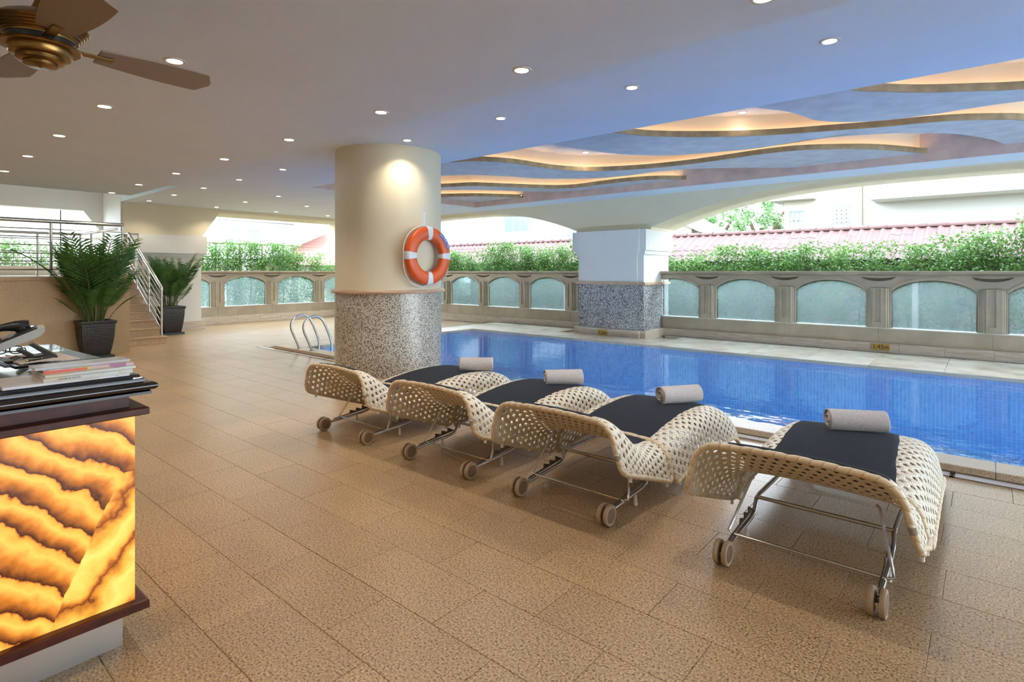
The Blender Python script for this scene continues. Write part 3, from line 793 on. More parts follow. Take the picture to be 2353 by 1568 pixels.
wave([(-10.9, 7.0), (-10.2, 8.0), (-9.486, 8.729), (-8.824, 9.044), (-8.303, 9.732), (-7.767, 10.441), (-7.281, 10.75), (-6.584, 10.72), (-5.897, 10.72), (-5.345, 10.861), (-4.999, 11.12), (-4.8, 11.35)],
     [(-10.9, 8.4), (-10.4, 8.7), (-9.843, 9.06), (-9.067, 9.72), (-8.52, 10.45), (-8.0, 11.06), (-7.51, 11.19), (-6.93, 11.26), (-6.5, 11.35), (-6.2, 11.35)])
wave([(-10.93, 9.7), (-10.736, 9.879), (-10.068, 10.319), (-9.528, 10.968), (-9.2, 11.35)], [(-10.93, 11.2), (-10.85, 11.35), (-10.7, 11.35), (-10.2, 11.35), (-9.9, 11.35)])
# service slot panel in the pool ceiling by the low ceiling edge
MB().box((-15.48, 4.10, ZC-.0), (-11.9, 4.135, 3.72)).build('trim_1', M_ceil)['kind'] = 'structure'

# ------------------------------------------------------------------ downlights
LM = bpy.data.lights.new('lamp', 'SPOT'); LM.energy = LAMP_W; LM.color = WARM; LM.spot_size = math.radians(128); LM.spot_blend = .75; LM.shadow_soft_size = .018
LM_small = LM.copy(); LM_small.energy = LAMP_W*.18
dl_ring = MB().lathe([(.044, -.003), (.048, -.007), (.064, -.006), (.068, 0.0), (.044, 0.0)], 24, caps=False).mesh('trim_ring', M_white, True)
dl_can = MB().lathe([(.045, -.002), (.036, .0), (.0001, .0)], 20, caps=False).mesh('lens', M_led2, True)
def downlight(x, y, z, label, group=None):
    d = empty('downlight', (x, y, z), 0, label, 'downlight', group)
    inst('trim_ring', dl_ring, d); inst('lens', dl_can, d, (0, 0, -.003))
    l = bpy.data.objects.new('lamp', LM); C.objects.link(l); l.parent = d; l.location = (0, 0, -.04)
    return d
for i in range(8):
    downlight(-.85-1.553*i if i < 7 else -11.58, 2.935, ZN, f'recessed downlight, {ORD[i]} from the right in the long low ceiling row')
for i in range(5):
    downlight(-4.01-1.545*i, 1.357, ZN, f'recessed downlight, {ORD[i]} from the fan in the row above the desk')
for x_ in (-.9, .65, 2.2, 3.75): downlight(x_, 1.357, ZN, 'round recessed downlight in the low ceiling outside the picture', 'unseen downlights') if False else None
for i in range(10):
    if i == 4: continue
    downlight(-.855-1.553*i, 4.485, ZC, f'recessed downlight, {ORD[i if i < 4 else i-1]} from the right in the pool ceiling row')
for i, (x_, y_) in enumerate([(-12.796, 6.555), (-14.496, 6.545), (-16.276, 6.56)]):
    downlight(x_*K, y_*K, ZC, f'recessed downlight, {ORD[i]} from the column in the row left of it')
for i, (x_, y_) in enumerate([(-14.182, 8.066), (-16.2, 8.22)]):
    downlight(x_*K, y_*K, ZC, f'small distant downlight, {["nearer", "farther"][i]} of the pair above the pool ladder')
downlight(-16.1*K, 9.88*K, ZC, 'tiny distant downlight close to the end wall beside the round column')
def onz(px, py, z):
    f = FPX*(z-EYE)/(HYP-py); r = (px-CXP)/FPX*f
    return (.763*r-.647*f, .6466*r+.763*f)
for px, py, wh in ((1706, 258, 'above the middle of the pool'), (1346, 350, 'above the wavy bulkhead nearest the column'), (2244, 317, 'near the far recess side at the right')):
    x_, y_ = onz(px, py, ZT); d_ = downlight(x_, y_, ZT, 'round downlight in the lit wave recess '+wh)
    for q in d_.children:
        if q.type == 'LIGHT': q.data = LM_small
# unseen rows of the same downlights, added behind and beside the camera as interior light
for y_ in (1.357, -.3, -2.0):
    for x_ in (-5.56, -2.46, .65, 3.75):
        if y_ == 1.357 and x_ < .5: continue
        downlight(x_, y_, ZN, 'added unseen downlight in the low ceiling behind the viewpoint', 'added downlights behind the viewpoint')

# ------------------------------------------------------------------ raised landing, stair, railings
XF = -12.10; HL = 1.40
ld = empty('landing', (0, 0, 0), kind='structure')
MB().box((-16.9, -4, 0), (XF, 3.345, HL-.06)).build('granite_face', M_granwall, ld)
MB().cbox((-16.9, -4, HL-.06), (XF+.025, 3.36, HL), .006).build('edge_slab', M_step, ld)
MB().box((-16.9, 3.36, 0), (-15.06, 4.12, HL)).build('stair_head', M_step, ld)
MB().cbox((XL+.0, -4, HL), (XL+.12, 4.1, HL+.22), .004).build('kerb', M_white, ld)
st = empty('staircase', (-12.95, 3.80, 0)); tag(st, 'nine-step granite staircase climbing beside the raised landing', 'staircase')
NS, RI, RU = 9, HL/9, .262
for i in range(NS):
    x1 = -i*RU; x0 = x1-RU-.03
    m = MB()
    ye = .46 if i == 0 else .42
    m.box((x0 if i < NS-1 else x1-.2, -.435, 0 if i == 0 else i*RI-.02), (x1-.02, ye-.02, (i+1)*RI-.03))
    m.cbox((x0 if i < NS-1 else x1-.2, -.435, (i+1)*RI-.03), (x1, ye, (i+1)*RI), .006)
    m.build('step', M_step, st)
MB().box((-NS*RU-.1, -.435, 0), (-.05, .40, .02)).build('stair_base', M_step, st)

def railing(name, label, origin, posts, bars, top, tr=.028):
    """posts: [(x,y,z0,z1)], bars: list of polylines, top: polyline"""
    r = empty(name, origin, 0, label, 'railing')
    for (x_, y_, a, b_) in posts:
        m = MB(); m.tube([(x_, y_, a), (x_, y_, b_)], .022, 10); m.lathe([(.045, 0), (.045, .006), (.02, .012)], 14, (x_, y_, a)); m.build('post', M_steel2, r, True)
    for p in bars: MB().tube(p, .0095, 6).build('rail_bar', M_steel2, r, True)
    MB().tube(top, tr, 10).build('top_rail', M_steel2, r, True)
    return r
zb = [.13, .265, .40, .54, .675, .81]
P = [-2.2, -1.05, .05, 1.13, 2.21, 3.24]
railing('landing_railing', 'steel tube railing along the front edge of the raised landing behind the near palm', (-12.15, 0, HL),
        [(0, y_, 0, .93) for y_ in P], [[(0, P[0], z_), (0, P[-1], z_)] for z_ in zb], [(0, P[0], .945), (0, P[-1]+.02, .945)], .034)
P2 = [-1.6, .4, 1.4, 2.44, 3.14]
railing('landing_railing', 'second steel railing farther back on the landing, seen through the front one', (-14.6, 0, HL),
        [(0, y_, 0, .86) for y_ in P2]+[(.75, 3.16, 0, .86), (1.6, 3.16, 0, .86)], [[(0, P2[0], z_*.93), (0, 3.14, z_*.93), (2.42, 3.16, z_*.93)] for z_ in zb],
        [(0, P2[0], .87), (0, 3.14, .87), (2.42, 3.16, .87)], .026)
# stair handrail
sx = lambda i: -.06-i*RU
hr_posts = [(sx(0)-.03, .37, RI, RI+.98), (sx(3), .37, 4*RI, 4*RI+.97), (sx(6), .37, 7*RI, 7*RI+.96), (-NS*RU+.16, .37, HL, HL+.95), (-NS*RU-.22, .37, HL, HL+.92)]
bars = []
for k in range(1, 7):
    d = .98*(1-k/6.9)
    bars.append([(sx(0)-.03, .37, RI+d), (-NS*RU+.16, .37, HL+d*.97), (-NS*RU-.22, .37, HL+d*.97)])
railing('stair_railing', 'sloping steel handrail with parallel bars on the open side of the granite staircase', (-12.95, 3.80, 0), hr_posts, bars,
        [(sx(0)-.03, .37, RI+.94), (sx(0)-.045, .37, RI+.995), (-NS*RU+.16, .37, HL+.97), (-NS*RU-.18, .37, HL+.97), (-NS*RU-.22, .37, HL+.92)], .03)

# ------------------------------------------------------------------ potted palms
def pot(p, s=.47, h=.60, b=.34):
    m = MB(); n = 7
    prof = [(b*.5+(s-b)*.5*math.sin(PI/2*i/n)**.9, h*.90*i/n+.045) for i in range(n+1)]
    pr = [(.001, .045)]+prof+[(s*.5+.012, h*.90+.045), (s*.5+.020, h+.03), (s*.5+.020, h+.045), (s*.5-.02, h+.045), (s*.5-.03, h-.04), (.001, h-.04)]
    for i in range(len(pr)-1):
        (a, za), (c, zc) = pr[i], pr[i+1]
        m.add([(-a, -a, za), (a, -a, za), (a, a, za), (-a, a, za), (-c, -c, zc), (c, -c, zc), (c, c, zc), (-c, c, zc)], [(0, 1, 5, 4), (1, 2, 6, 5), (2, 3, 7, 6), (3, 0, 4, 7)])
    m.build('pot_body', M_pot, p)
    # woven knobs pressed proud of each face
    k = MB(); nx_, nz_ = 12, 13
    for iz in range(nz_):
        t = (iz+.6)/(nz_+.3); z_ = .05+h*.88*t; hw = b*.5+(s-b)*.5*math.sin(PI/2*t)**.9
        for ix in range(nx_):
            u = (-1+2*(ix+.5)/nx_)*hw*.95; q = hw/nx_*.62; zq = h/nz_*.30
            for ax in (0, 1, 2, 3):
                def R(x_, y_, z_):
                    return [(x_, y_, z_), (-y_, x_, z_), (-x_, -y_, z_), (y_, -x_, z_)][ax]
                k.add([R(hw-.001, u-q, z_-zq), R(hw-.001, u+q, z_-zq), R(hw-.001, u+q, z_+zq), R(hw-.001, u-q, z_+zq), R(hw+.007, u, z_)], [(0, 1, 4), (1, 2, 4), (2, 3, 4), (3, 0, 4)])
    tag(k.build('woven_knobs', M_pot, p), kind='stuff')
    MB().cbox((-.23, -.23, 0), (.23, .23, .05), .006).build('saucer', M_black, p)
    MB().box((-s*.46, -s*.46, h-.05), (s*.46, s*.46, h-.03)).build('soil', M_soil, p)
def frond_mesh(seed, L=1.0, nl=17, m=None):
    """arching stem with paired narrow leaflets; grows along +z leaning to +x"""
    R_ = random.Random(seed); mb = MB()
    lean = R_.uniform(.12, .50); pts = []
    for i in range(13):
        t = i/12; pts.append(Vector((lean*L*t*t*.95, 0, L*(t-.30*t*t*t*lean))))
    st_ = MB(); st_.tube([tuple(p) for p in pts], [.009*(1-.75*i/12) for i in range(13)], 5)
    for i in range(nl):
        t = .36+.64*i/(nl-1); k = min(11, int(t*12)); f = t*12-k
        p = pts[k].lerp(pts[min(12, k+1)], f); tg = (pts[min(12, k+1)]-pts[k]).normalized()
        ll = L*(.37-.17*abs(2*(i/(nl-1))-.7))*R_.uniform(.85, 1.1)
        for sgn in (-1, 1):
            side = Vector((0, sgn, 0)); dirv = (side*.85+tg*.65+Vector((0, 0, .12))).normalized()
            wv = tg.cross(dirv).normalized().cross(dirv).normalized()*(.0065+.0042*L)
            mid = p+dirv*ll*.5+Vector((0, 0, -.01)); tip = p+dirv*ll+Vector((0, 0, -.16*ll-.02*R_.random()))
            mb.add([p, mid+wv, tip, mid-wv], [(0, 1, 2), (0, 2, 3)])
    return st_, mb
FR = []
for i in range(9):
    a, b_ = frond_mesh(i*5+3, 1.0, 17)
    FR.append((a.mesh('frond_stem', M_stem, True), b_.mesh('leaflets', M_palm)))
def palm(x, y, label, h, spread, nf, seed, rz=0, ps=.47, ph=.60):
    p = empty('potted_palm', (x, y, 0), rz); tag(p, label, 'plant')
    pot(p, ps, ph)
    R_ = random.Random(seed)
    for i in range(nf):
        a = 2.399*i+R_.uniform(-.3, .3); t = (i+.5)/nf
        L = h*(.50+.50*R_.random()) if t > .25 else h*R_.uniform(.40, .72)
        sa, sb = FR[R_.randrange(len(FR))]
        rr = .03+.12*R_.random()
        tilt = R_.uniform(-.02, .16)*spread+(R_.uniform(.15, .45)*spread if t < .35 else 0)
        fo = inst('frond', sa, p, (rr*math.cos(a), rr*math.sin(a), ph-.04), (0, tilt, a), (L*R_.uniform(.85, 1.1)*spread, L, L))
        lf = inst('leaflets', sb, fo)
    return p
palm(-11.80, 2.75, 'large potted palm in a dark square wicker-look pot against the granite landing wall', 1.64, .95, 50, 11)
palm(-14.82, 4.93, 'potted palm in a dark square pot behind the foot of the stair railing', 1.45, .9, 38, 23, 0, .46, .62)

# ------------------------------------------------------------------ pool ladder
la = empty('pool_ladder', (-9.55, 5.4, WZ)); tag(la, 'pair of looped steel grab rails of the pool ladder left of the round column', 'ladder')
for x_ in (-.22, .22):
    pts = [(x_, 0, 0), (x_, -.02, .06), (x_, -.08, .2), (x_, -.145, .34), (x_, -.16, .42)]
    for i in range(1, 12):
        a = PI-PI*.86*i/11; pts.append((x_, .045+.205*math.cos(a), .43+.19*math.sin(a)))
    pts += [(x_, .29, .40), (x_, .36, .24), (x_, .40, .12), (x_, .41, -.02), (x_, .41, -.5)]
    g = MB().tube(pts, .021, 12).build('grab_rail', M_chrome, la, True)
    MB().lathe([(.055, 0), (.055, .008), (.024, .02)], 20, (x_, 0, .004)).build('flange', M_chrome, la, True)
for z_ in (-.2, -.45): MB().cbox((-.22, .38, z_-.012), (.22, .46, z_+.012), .004).build('rung', M_chrome, la)

# ------------------------------------------------------------------ life ring
AZ = math.atan2(.02, .999)
rn = Vector((math.cos(AZ), math.sin(AZ), 0)); rp = Vector((CC[0], CC[1], 1.70))+rn*(.725+.075)
lr = empty('life_ring', tuple(rp), AZ+PI/2); tag(lr, 'orange life ring with white bands hung on the round column', 'life ring')
# local: x across, -y outwards, z up
RM, RA, RBv = .297, .086, .058
def ringseg(a0, a1, e, n):
    m = MB(); k = 16; vs = []
    for i in range(n+1):
        a = a0+(a1-a0)*i/n
        for j in range(k):
            b_ = 2*PI*j/k; rr = RM+(RA+e)*math.copysign(abs(math.cos(b_))**.7, math.cos(b_)); yy = (RBv+e)*math.copysign(abs(math.sin(b_))**.7, math.sin(b_))
            vs.append((rr*math.cos(a), yy, rr*math.sin(a)))
    fs = [(i*k+j, i*k+(j+1) % k, (i+1)*k+(j+1) % k, (i+1)*k+j) for i in range(n) for j in range(k)]
    if abs(a1-a0) < 6: fs += [tuple(range(k)), tuple(n*k+j for j in range(k))[::-1]]
    m.add(vs, fs); return m
ringseg(0, 2*PI, 0, 64).build('ring_body', M_orange, lr, 'all')
for q in range(4): ringseg(q*PI/2-.135, q*PI/2+.135, .004, 8).build('white_band', M_band, lr, True)
rope = []
for i in range(49):
    a = 2*PI*i/48; s_ = abs(math.sin(2*a)); rr = RM+RA+.008+.035*s_
    rope.append((rr*math.cos(a), .02, rr*math.sin(a)-.02*s_))
MB().tube(rope[:-1], .007, 6, closed=True).build('grab_rope', M_rope, lr, True)
lb = MB(); n_ = 10
for i in range(n_):
    a0, a1 = .32+.72*i/n_, .32+.72*(i+1)/n_; vs = []
    for a in (a0, a1):
        for rr in (RM+.008, RM+.062): vs.append((rr*math.cos(a), -RBv-.003, rr*math.sin(a)))
    lb.add(vs, [(0, 2, 3, 1)])
lb.build('blue_label', M_bluelab, lr)
word = 'AUSTRALIFE'
for i, ch in enumerate(word):
    a = 1.00-.62*i/(len(word)-1); rr = RM+.035
    text('letter', ch, .046, M_band, lr, (rr*math.cos(a), -RBv-.005, rr*math.sin(a)), (Matrix.Rotation(PI/2-a, 4, 'Y') @ Matrix.Rotation(PI/2, 4, 'X')).to_euler(), .0005)
# bracket above it
br = empty('ring_bracket', (CC[0]+rn.x*.727, CC[1]+rn.y*.727, 2.19), AZ+PI/2); tag(br, 'slim white metal hanging bracket above the life ring', 'bracket')
b0 = MB(); b0.cbox((-.022, -.006, -.12), (.022, .004, .14), .002); b0.box((-.022, -.07, -.128), (.022, .004, -.12)); b0.box((-.022, -.075, -.128), (.022, -.07, -.10))
b0.build('strap', M_band, br)
for z_ in (.10, .12): MB().lathe([(.004, 0), (.004, .003), (.001, .004)], 8).build('screw', M_darksteel, br, loc=(0, -.006, z_)).rotation_euler = (PI/2, 0, 0)

# ------------------------------------------------------------------ ceiling fan
fx, fy, fz = -2.897, .494, 2.42
fan = empty('ceiling_fan', (fx, fy, fz)); tag(fan, 'antique brass ceiling fan with stepped motor housing above the desk', 'fan')
MB().tube([(0, 0, .12), (0, 0, ZN-fz)], .0135, 12).build('down_rod', M_brass, fan, True)
MB().lathe([(.001, .40), (.06, .44), (.075, ZN-fz)], 24).build('ceiling_canopy', M_brass, fan, True)
hp = [(.018, .175), (.020, .155), (.032, .125), (.042, .112), (.085, .105), (.125, .085), (.155, .062)]
for i in range(5):
    r0 = .159-.0085*i; z0 = .055-.0095*i
    hp += [(r0, z0+.0035), (r0+.002, z0), (r0-.003, z0-.0055), (r0-.008, z0-.005)]
hp += [(.115, .006), (.10, .004)]
MB().lathe(hp, 56).build('motor_housing', M_brass, fan, True)
MB().lathe([(.112, .008), (.112, -.022)], 48).build('blade_slot', M_black, fan, True)
MB().lathe([(.09, -.018), (.130, -.020), (.134, -.026), (.130, -.031), (.104, -.034), (.104, -.052), (.098, -.060), (.080, -.064), (.080, -.078), (.072, -.084), (.056, -.086), (.056, -.097), (.048, -.101), (.006, -.103), (.0015, -.106)], 48).build('switch_cup', M_brass, fan, True)
for q in range(4):
    a = math.radians(92)+q*PI/2
    bl = MB(); n_ = 12; vs = []
    for i in range(n_+1):
        t = i/n_; r_ = .19+.46*t; w_ = .055+.032*math.sin(min(1, t*1.25)*PI*.55); w_ *= math.sqrt(max(.02, 1-((t-.9)/.1)**2)) if t > .9 else 1
        for s_ in (-1, 1):
            for h in (0, .007): vs.append((r_, s_*w_, -.006+h-s_*w_*.2))
    for i in range(n_):
        b_ = i*4; c_ = b_+4
        bl.add([], []); 
    fs = []
    for i in range(n_):
        b_, c_ = i*4, i*4+4
        fs += [(b_, b_+2, c_+2, c_), (b_+1, c_+1, c_+3, b_+3), (b_, c_, c_+1, b_+1), (b_+2, b_+3, c_+3, c_+2)]
    fs += [(0, 1, 3, 2), (n_*4, n_*4+2, n_*4+3, n_*4+1)]
    bl.add(vs, fs)
    o = bl.build('blade', M_blade, fan); o.rotation_euler = (0, 0, a)
    ir = MB().cbox((.10, -.018, -.012), (.25, .018, -.004), .002).build('blade_iron', M_brass, o)

# ------------------------------------------------------------------ sun loungers
YO = 2.89
def interp(tab, t):
    for (a, *va), (b_, *vb) in zip(tab[:-1], tab[1:]):
        if t <= b_:
            f = (t-a)/(b_-a); f = max(0, f); return [x_+(y_-x_)*f for x_, y_ in zip(va, vb)]
    return list(tab[-1][1:])
def curve(pts, n=80):
    q = smooth(pts, n); return q
PA = curve([(2.785, .632), (2.81, .642), (2.87, .626), (2.96, .572), (3.06, .495), (3.16, .425), (3.26, .378), (3.37, .356), (3.49, .352)], 60)
PB = curve([(3.515, .350), (3.60, .368), (3.80, .402), (4.05, .425), (4.30, .425), (4.50, .402), (4.66, .355), (4.78, .280), (4.86, .185), (4.89, .105)], 80)
def clen(c): return sum(math.hypot(b_[0]-a[0], b_[1]-a[1]) for a, b_ in zip(c[:-1], c[1:]))
LA, LB = clen(PA), clen(PB)
def at(c, L, s):
    t = max(0, min(1, s/L))*(len(c)-1); i = min(len(c)-2, int(t)); f = t-i
    p = (c[i][0]+(c[i+1][0]-c[i][0])*f, c[i][1]+(c[i+1][1]-c[i][1])*f)
    i0, i1 = max(0, i-1), min(len(c)-1, i+2); d = Vector((c[i1][0]-c[i0][0], c[i1][1]-c[i0][1])).normalized()
    return p, d
HA, RC, TH = .315, .135, math.radians(76)
def surf(c, L, s, w, drop, off=0.):
    """point of the shell: s along the length, w signed distance across from the centre line"""
    (y_, z_), d = at(c, L, s)
    sg = 1 if w >= 0 else -1; a = abs(w); crown = .012
    if a <= HA: X = a; Z = crown*(1-(a/HA)**2); nx_, nz_ = 2*crown*a/HA**2, 1.
    elif a <= HA+RC*TH:
        t = (a-HA)/RC; X = HA+RC*math.sin(t); Z = -RC*(1-math.cos(t)); nx_, nz_ = math.sin(t), math.cos(t)
    else:
        e = a-HA-RC*TH; X = HA+RC*math.sin(TH)+e*math.cos(TH); Z = -RC*(1-math.cos(TH))-e*math.sin(TH); nx_, nz_ = math.sin(TH), math.cos(TH)
    # flaps hang straight down, the crown follows the slope
    n_y = -d[1]*nz_; n_z = d[0]*nz_
    return Vector((sg*(X+nx_*off), y_-YO+n_y*off, z_+Z+n_z*off))
def halfw(c, L, s, drop, r0, r1):
    hw = HA+RC*TH+drop
    def rnd(q, r): return 0 if q >= r else r*(1-math.sqrt(max(0, 1-((r-q)/r)**2)))
    return hw-rnd(s, r0)-rnd(L-s, r1)
def shell(c, L, drop, r0, r1, ncols, nrows, hole=.275):
    """perforated woven shell: staggered cells each with an oval hole"""
    m = MB(); m.uv = []; cache = {}
    def V(s, u):
        key = (round(s, 5), round(u, 5))
        if key not in cache:
            hw = halfw(c, L, s, drop(s), r0, r1); p = surf(c, L, s, u*hw, 0)
            cache[key] = len(m.v); m.v.append(tuple(p)); m.uv.append((s, u*hw))
        return cache[key]
    ds = L/nrows; du = 2/ncols
    for i in range(nrows):
        s0, s1 = i*ds, (i+1)*ds; sh = .5*du if i % 2 else 0
        ks = range(ncols) if not (i % 2) else range(-1, ncols)
        for k in ks:
            u0, u1 = -1+k*du+sh, -1+(k+1)*du+sh
            full = u0 >= -1.0001 and u1 <= 1.0001
            u0, u1 = max(-1, u0), min(1, u1); um, sm = (u0+u1)/2, (s0+s1)/2
            ring = [V(s0, u0), V(s0, um), V(s0, u1), V(sm, u1), V(s1, u1), V(s1, um), V(s1, u0), V(sm, u0)]
            if not full:
                m.f.append((V(s0, u0), V(s0, u1), V(s1, u1), V(s1, u0))); continue
            edge = (i == 0 or i == nrows-1)
            hs, hu = ds*hole, du*hole*.92
            if edge: hs *= .7; hu *= .7
            inner = []
            for q in range(8):
                a = PI*1.25+q*PI/4
                inner.append(V(sm+hs*math.sin(a)*1.05, um+hu*math.cos(a)))
            for q in range(8):
                m.f.append((ring[q], ring[(q+1) % 8], inner[(q+1) % 8], inner[q]))
    return m
def dropA(s):
    (y_, z_), d = at(PA, LA, s); return max(.06, (z_-.1024-(.36-(y_-2.79)*.35))/.97)
dropB = lambda s: .165 if s < LB*.62 else .165-.11*min(1, (s-LB*.62)/(LB*.38))
def rim_path(c, L, drop, r0, r1):
    pts = []
    ns, nw = 52, 44
    for i in range(ns+1):
        s = L*i/ns; pts.append(surf(c, L, s, halfw(c, L, s, drop(s), r0, r1), 0))
    for i in range(1, nw):
        u = 1-2*i/nw; pts.append(surf(c, L, L, u*halfw(c, L, L, drop(L), r0, r1), 0))
    for i in range(ns+1):
        s = L*(1-i/ns); pts.append(surf(c, L, s, -halfw(c, L, s, drop(s), r0, r1), 0))
    for i in range(1, nw):
        u = -1+2*i/nw; pts.append(surf(c, L, 0, u*halfw(c, L, 0, drop(0), r0, r1), 0))
    return pts
def make_lounger(label):
    r = empty('sun_lounger', (0, YO, 0)); tag(r, label, 'sun lounger', 'cream woven sun loungers in a row by the pool')
    for nm, c, L, dr, r0, r1, nc, nr in (('backrest', PA, LA, dropA, .075, .05, 25, 15), ('seat_panel', PB, LB, dropB, .06, .10, 23, 29)):
        o = shell(c, L, dr, r0, r1, nc, nr).build(nm, M_woven, r, 'all')
        so_ = o.modifiers.new('thick', 'SOLIDIFY'); so_.thickness = .006; so_.offset = 0
        path = rim_path(c, L, dr, r0, r1)
        rm = MB().tube(path, (.0165 if nm == 'backrest' else .0145), 8, closed=True); np_ = len(path)
        for q in range(len(rm.v)):
            k_, j_ = divmod(q, 8); cpt = path[k_]; gsc = 1.0-.20*max(0, math.cos(2*PI*(k_/4.0)-j_*2*PI/8))**3
            rm.v[q] = tuple(cpt+(Vector(rm.v[q])-cpt)*gsc)
        rm.uv = [(math.floor(q/8)*.9/44, (q % 8)/8) for q in range(len(rm.v))]
        rm.build('rolled_rim', M_rim, o, 'all')
    # frame
    f = MB()
    for sx_ in (-1, 1):
        X = sx_*.335
        f.tube([(X, .03, .062), (X, .44, .088), (X, .50, .10), (X, .545, .165), (X, .62, .178), (X, 1.74, .178), (X, 1.82, .15), (X, 1.85, .012)], .0125, 10)
        f.tube([(X, .03, .062), (X, -.03, .062)], .009, 8)
    f.build('frame', M_chrome, r, True)
    MB().tube([(-.335, .56, .172), (.335, .56, .172)], .011, 8).build('cross_bar', M_steel2, r, True)
    MB().tube([(-.335, 1.80, .16), (.335, 1.80, .16)], .011, 8).build('cross_bar', M_steel2, r, True)
    MB().tube([(-.285, .34, .362), (-.30, .335, .35), (-.365, .215, .125), (-.372, .195, .096), (-.345, .185, .088), (.345, .185, .088), (.372, .195, .096), (.365, .215, .125), (.30, .335, .35), (.285, .34, .362)], .0078, 8).build('strut', M_chrome, r, True)
    for sx_ in (-1, 1):
        X = sx_*.335
        pr = [(.10, .078), (.50, .112), (.50, .120), (.43, .155), (.425, .122), (.36, .145), (.355, .115), (.29, .135), (.285, .105), (.12, .088)]
        MB().prism(pr, X-.012, X-.006, 'x').build('notched_rack', M_darksteel, r)
        for dx in (-.022, .022):
            wpr = [(.001, -.012), (.046, -.012), (.050, -.008), (.058, -.012), (.061, -.008), (.061, .008), (.058, .012), (.050, .009), (.046, .0115), (.001, .0115)]
            wm = MB(); wm.lathe(wpr, 28)
            wm.v = [(X+dx+p[2], p[1], .0615+p[0]) for p in wm.v]
            wh = wm.build('wheel', M_wheel, r, True)
            hm = MB().lathe([(.001, -.0125), (.043, -.0125), (.043, .0125), (.001, .0125)], 24)
            hm.v = [(X+dx+p[2]*1.03, p[1], .0615+p[0]) for p in hm.v]
            hm.build('wheel_hub', M_hub, wh, True)
        MB().lathe([(.011, 0), (.014, .012), (.010, .05), (.007, .085)], 12, (X, .36, 0)).build('foot_glide', M_peg, r, True)
        for c, L, dr, s in ((PA, LA, dropA, .12), (PA, LA, dropA, LA-.07), (PB, LB, dropB, .08)):
            hw = halfw(c, L, s, dr(s), .1, .05); p = surf(c, L, s, sx_*(hw-.01), 0)
            MB().tube([(p.x, p.y, p.z+.02), (p.x, p.y, p.z-.045)], .010, 8).build('peg', M_peg, r, True)
    return r
LX = [(-4.44, 'woven cream sun lounger farthest from the viewer, directly in front of the round column'),
      (-3.195, 'woven cream sun lounger second from the round column, its wheels left of the third lounger'),
      (-2.055, 'woven cream sun lounger third from the round column, between two others in the row'),
      (-.70, 'woven cream sun lounger nearest the viewer at the right end of the row')]
proto = make_lounger(LX[0][1])
loungers = [proto]
for x_, lab in LX[1:]:
    c = copy_tree(proto); c['label'] = lab; loungers.append(c)
for o, (x_, lab) in zip(loungers, LX): o.location = (x_, YO, 0)
# black bath sheets spread over them
skew = [(.0, .0), (.03, .0), (-.02, .01), (.11, .045)]
def sheet_mesh(name, seed):
    m = MB(); R_ = random.Random(seed); nw = 22; rows = []
    for i in range(31): rows.append((PA, LA, max(.002, LA*(i/30)), .021))
    for i in range(51): rows.append((PB, LB, .78*LB*i/50, .020))
    ph = [R_.uniform(0, 6) for _ in range(5)]
    for c, L, s, off in rows:
        for j in range(nw+1):
            u = -1+2*j/nw; hw = .288+.003*math.sin(s*9+ph[0])+.002*math.sin(s*23+ph[1])
            o_ = off+.003*math.sin(s*14+u*3+ph[2])*abs(u)+.002*math.sin(u*9+s*5+ph[3])
            yy = at(c, L, s)[0][0]; tt = (yy-2.8)/1.95; sk, wd = skew[seed]; p = surf(c, L, s, u*(hw+wd*(1-tt))+sk*(.5-tt), o_); m.v.append((p.x, p.y, max(p.z, .0)))
    for i in range(len(rows)-1):
        for j in range(nw):
            a = i*(nw+1)+j; m.f.append((a, a+1, a+nw+2, a+nw+1))
    return m.mesh(name, M_cloth, 'all')
for k, (x_, lab) in enumerate(LX):
    nm = ['lounger by the column', 'second lounger from the column', 'third lounger from the column', 'nearest lounger at the right'][k]
    o = inst('bath_sheet', sheet_mesh('bath_sheet', k), None, (x_+(0, .0, .0, .0)[k], YO, 0)); tag(o, 'black bath sheet spread along the '+nm, 'towel', 'black bath sheets on the loungers')
    t = o.modifiers.new('thick', 'SOLIDIFY'); t.thickness = .006; t.offset = 1
    # rolled hand towel
    m = MB(); n_ = 120; W_ = .178
    prof = []
    for i in range(n_+1):
        a = 2*PI*4.2*i/n_; rr = .010+.0660*i/n_; prof.append((rr*math.cos(a)*1.04, rr*math.sin(a)*.97))
    for i in range(n_):
        (a, b_), (c, d) = prof[i], prof[i+1]; la_, lc_ = math.hypot(a, b_), math.hypot(c, d); th = .0105
        ia, ic = (a*(1-th/la_), b_*(1-th/la_)), (c*(1-th/lc_), d*(1-th/lc_))
        w0 = W_-.004*math.sin(i*.35); w1 = W_-.004*math.sin((i+1)*.35)
        e0 = w0-.006; e1 = w1-.006
        m.add([(-e0, a, b_), (-e1, c, d), (e1, c, d), (e0, a, b_), (-e0, *ia), (-e1, *ic), (e1, *ic), (e0, *ia),
               (-w0, (a+ia[0])/2, (b_+ia[1])/2), (-w1, (c+ic[0])/2, (d+ic[1])/2), (w1, (c+ic[0])/2, (d+ic[1])/2), (w0, (a+ia[0])/2, (b_+ia[1])/2)],
              [(0, 1, 2, 3), (7, 6, 5, 4), (0, 8, 9, 1), (8, 4, 5, 9), (3, 2, 10, 11), (11, 10, 6, 7)])
    s_ = .83
    p = surf(PB, LB, s_, 0, .024)
    ro = m.build('rolled_towel', M_roll, None, True); ro.location = (x_+(.26, .15, .15, .03)[k], YO+p.y, p.z+.072); ro.rotation_euler = (3.1, 0, (.72, .82, .98, .50)[k])
    tag(ro, 'rolled grey towel lying on the '+nm, 'towel', 'rolled grey towels on the loungers')

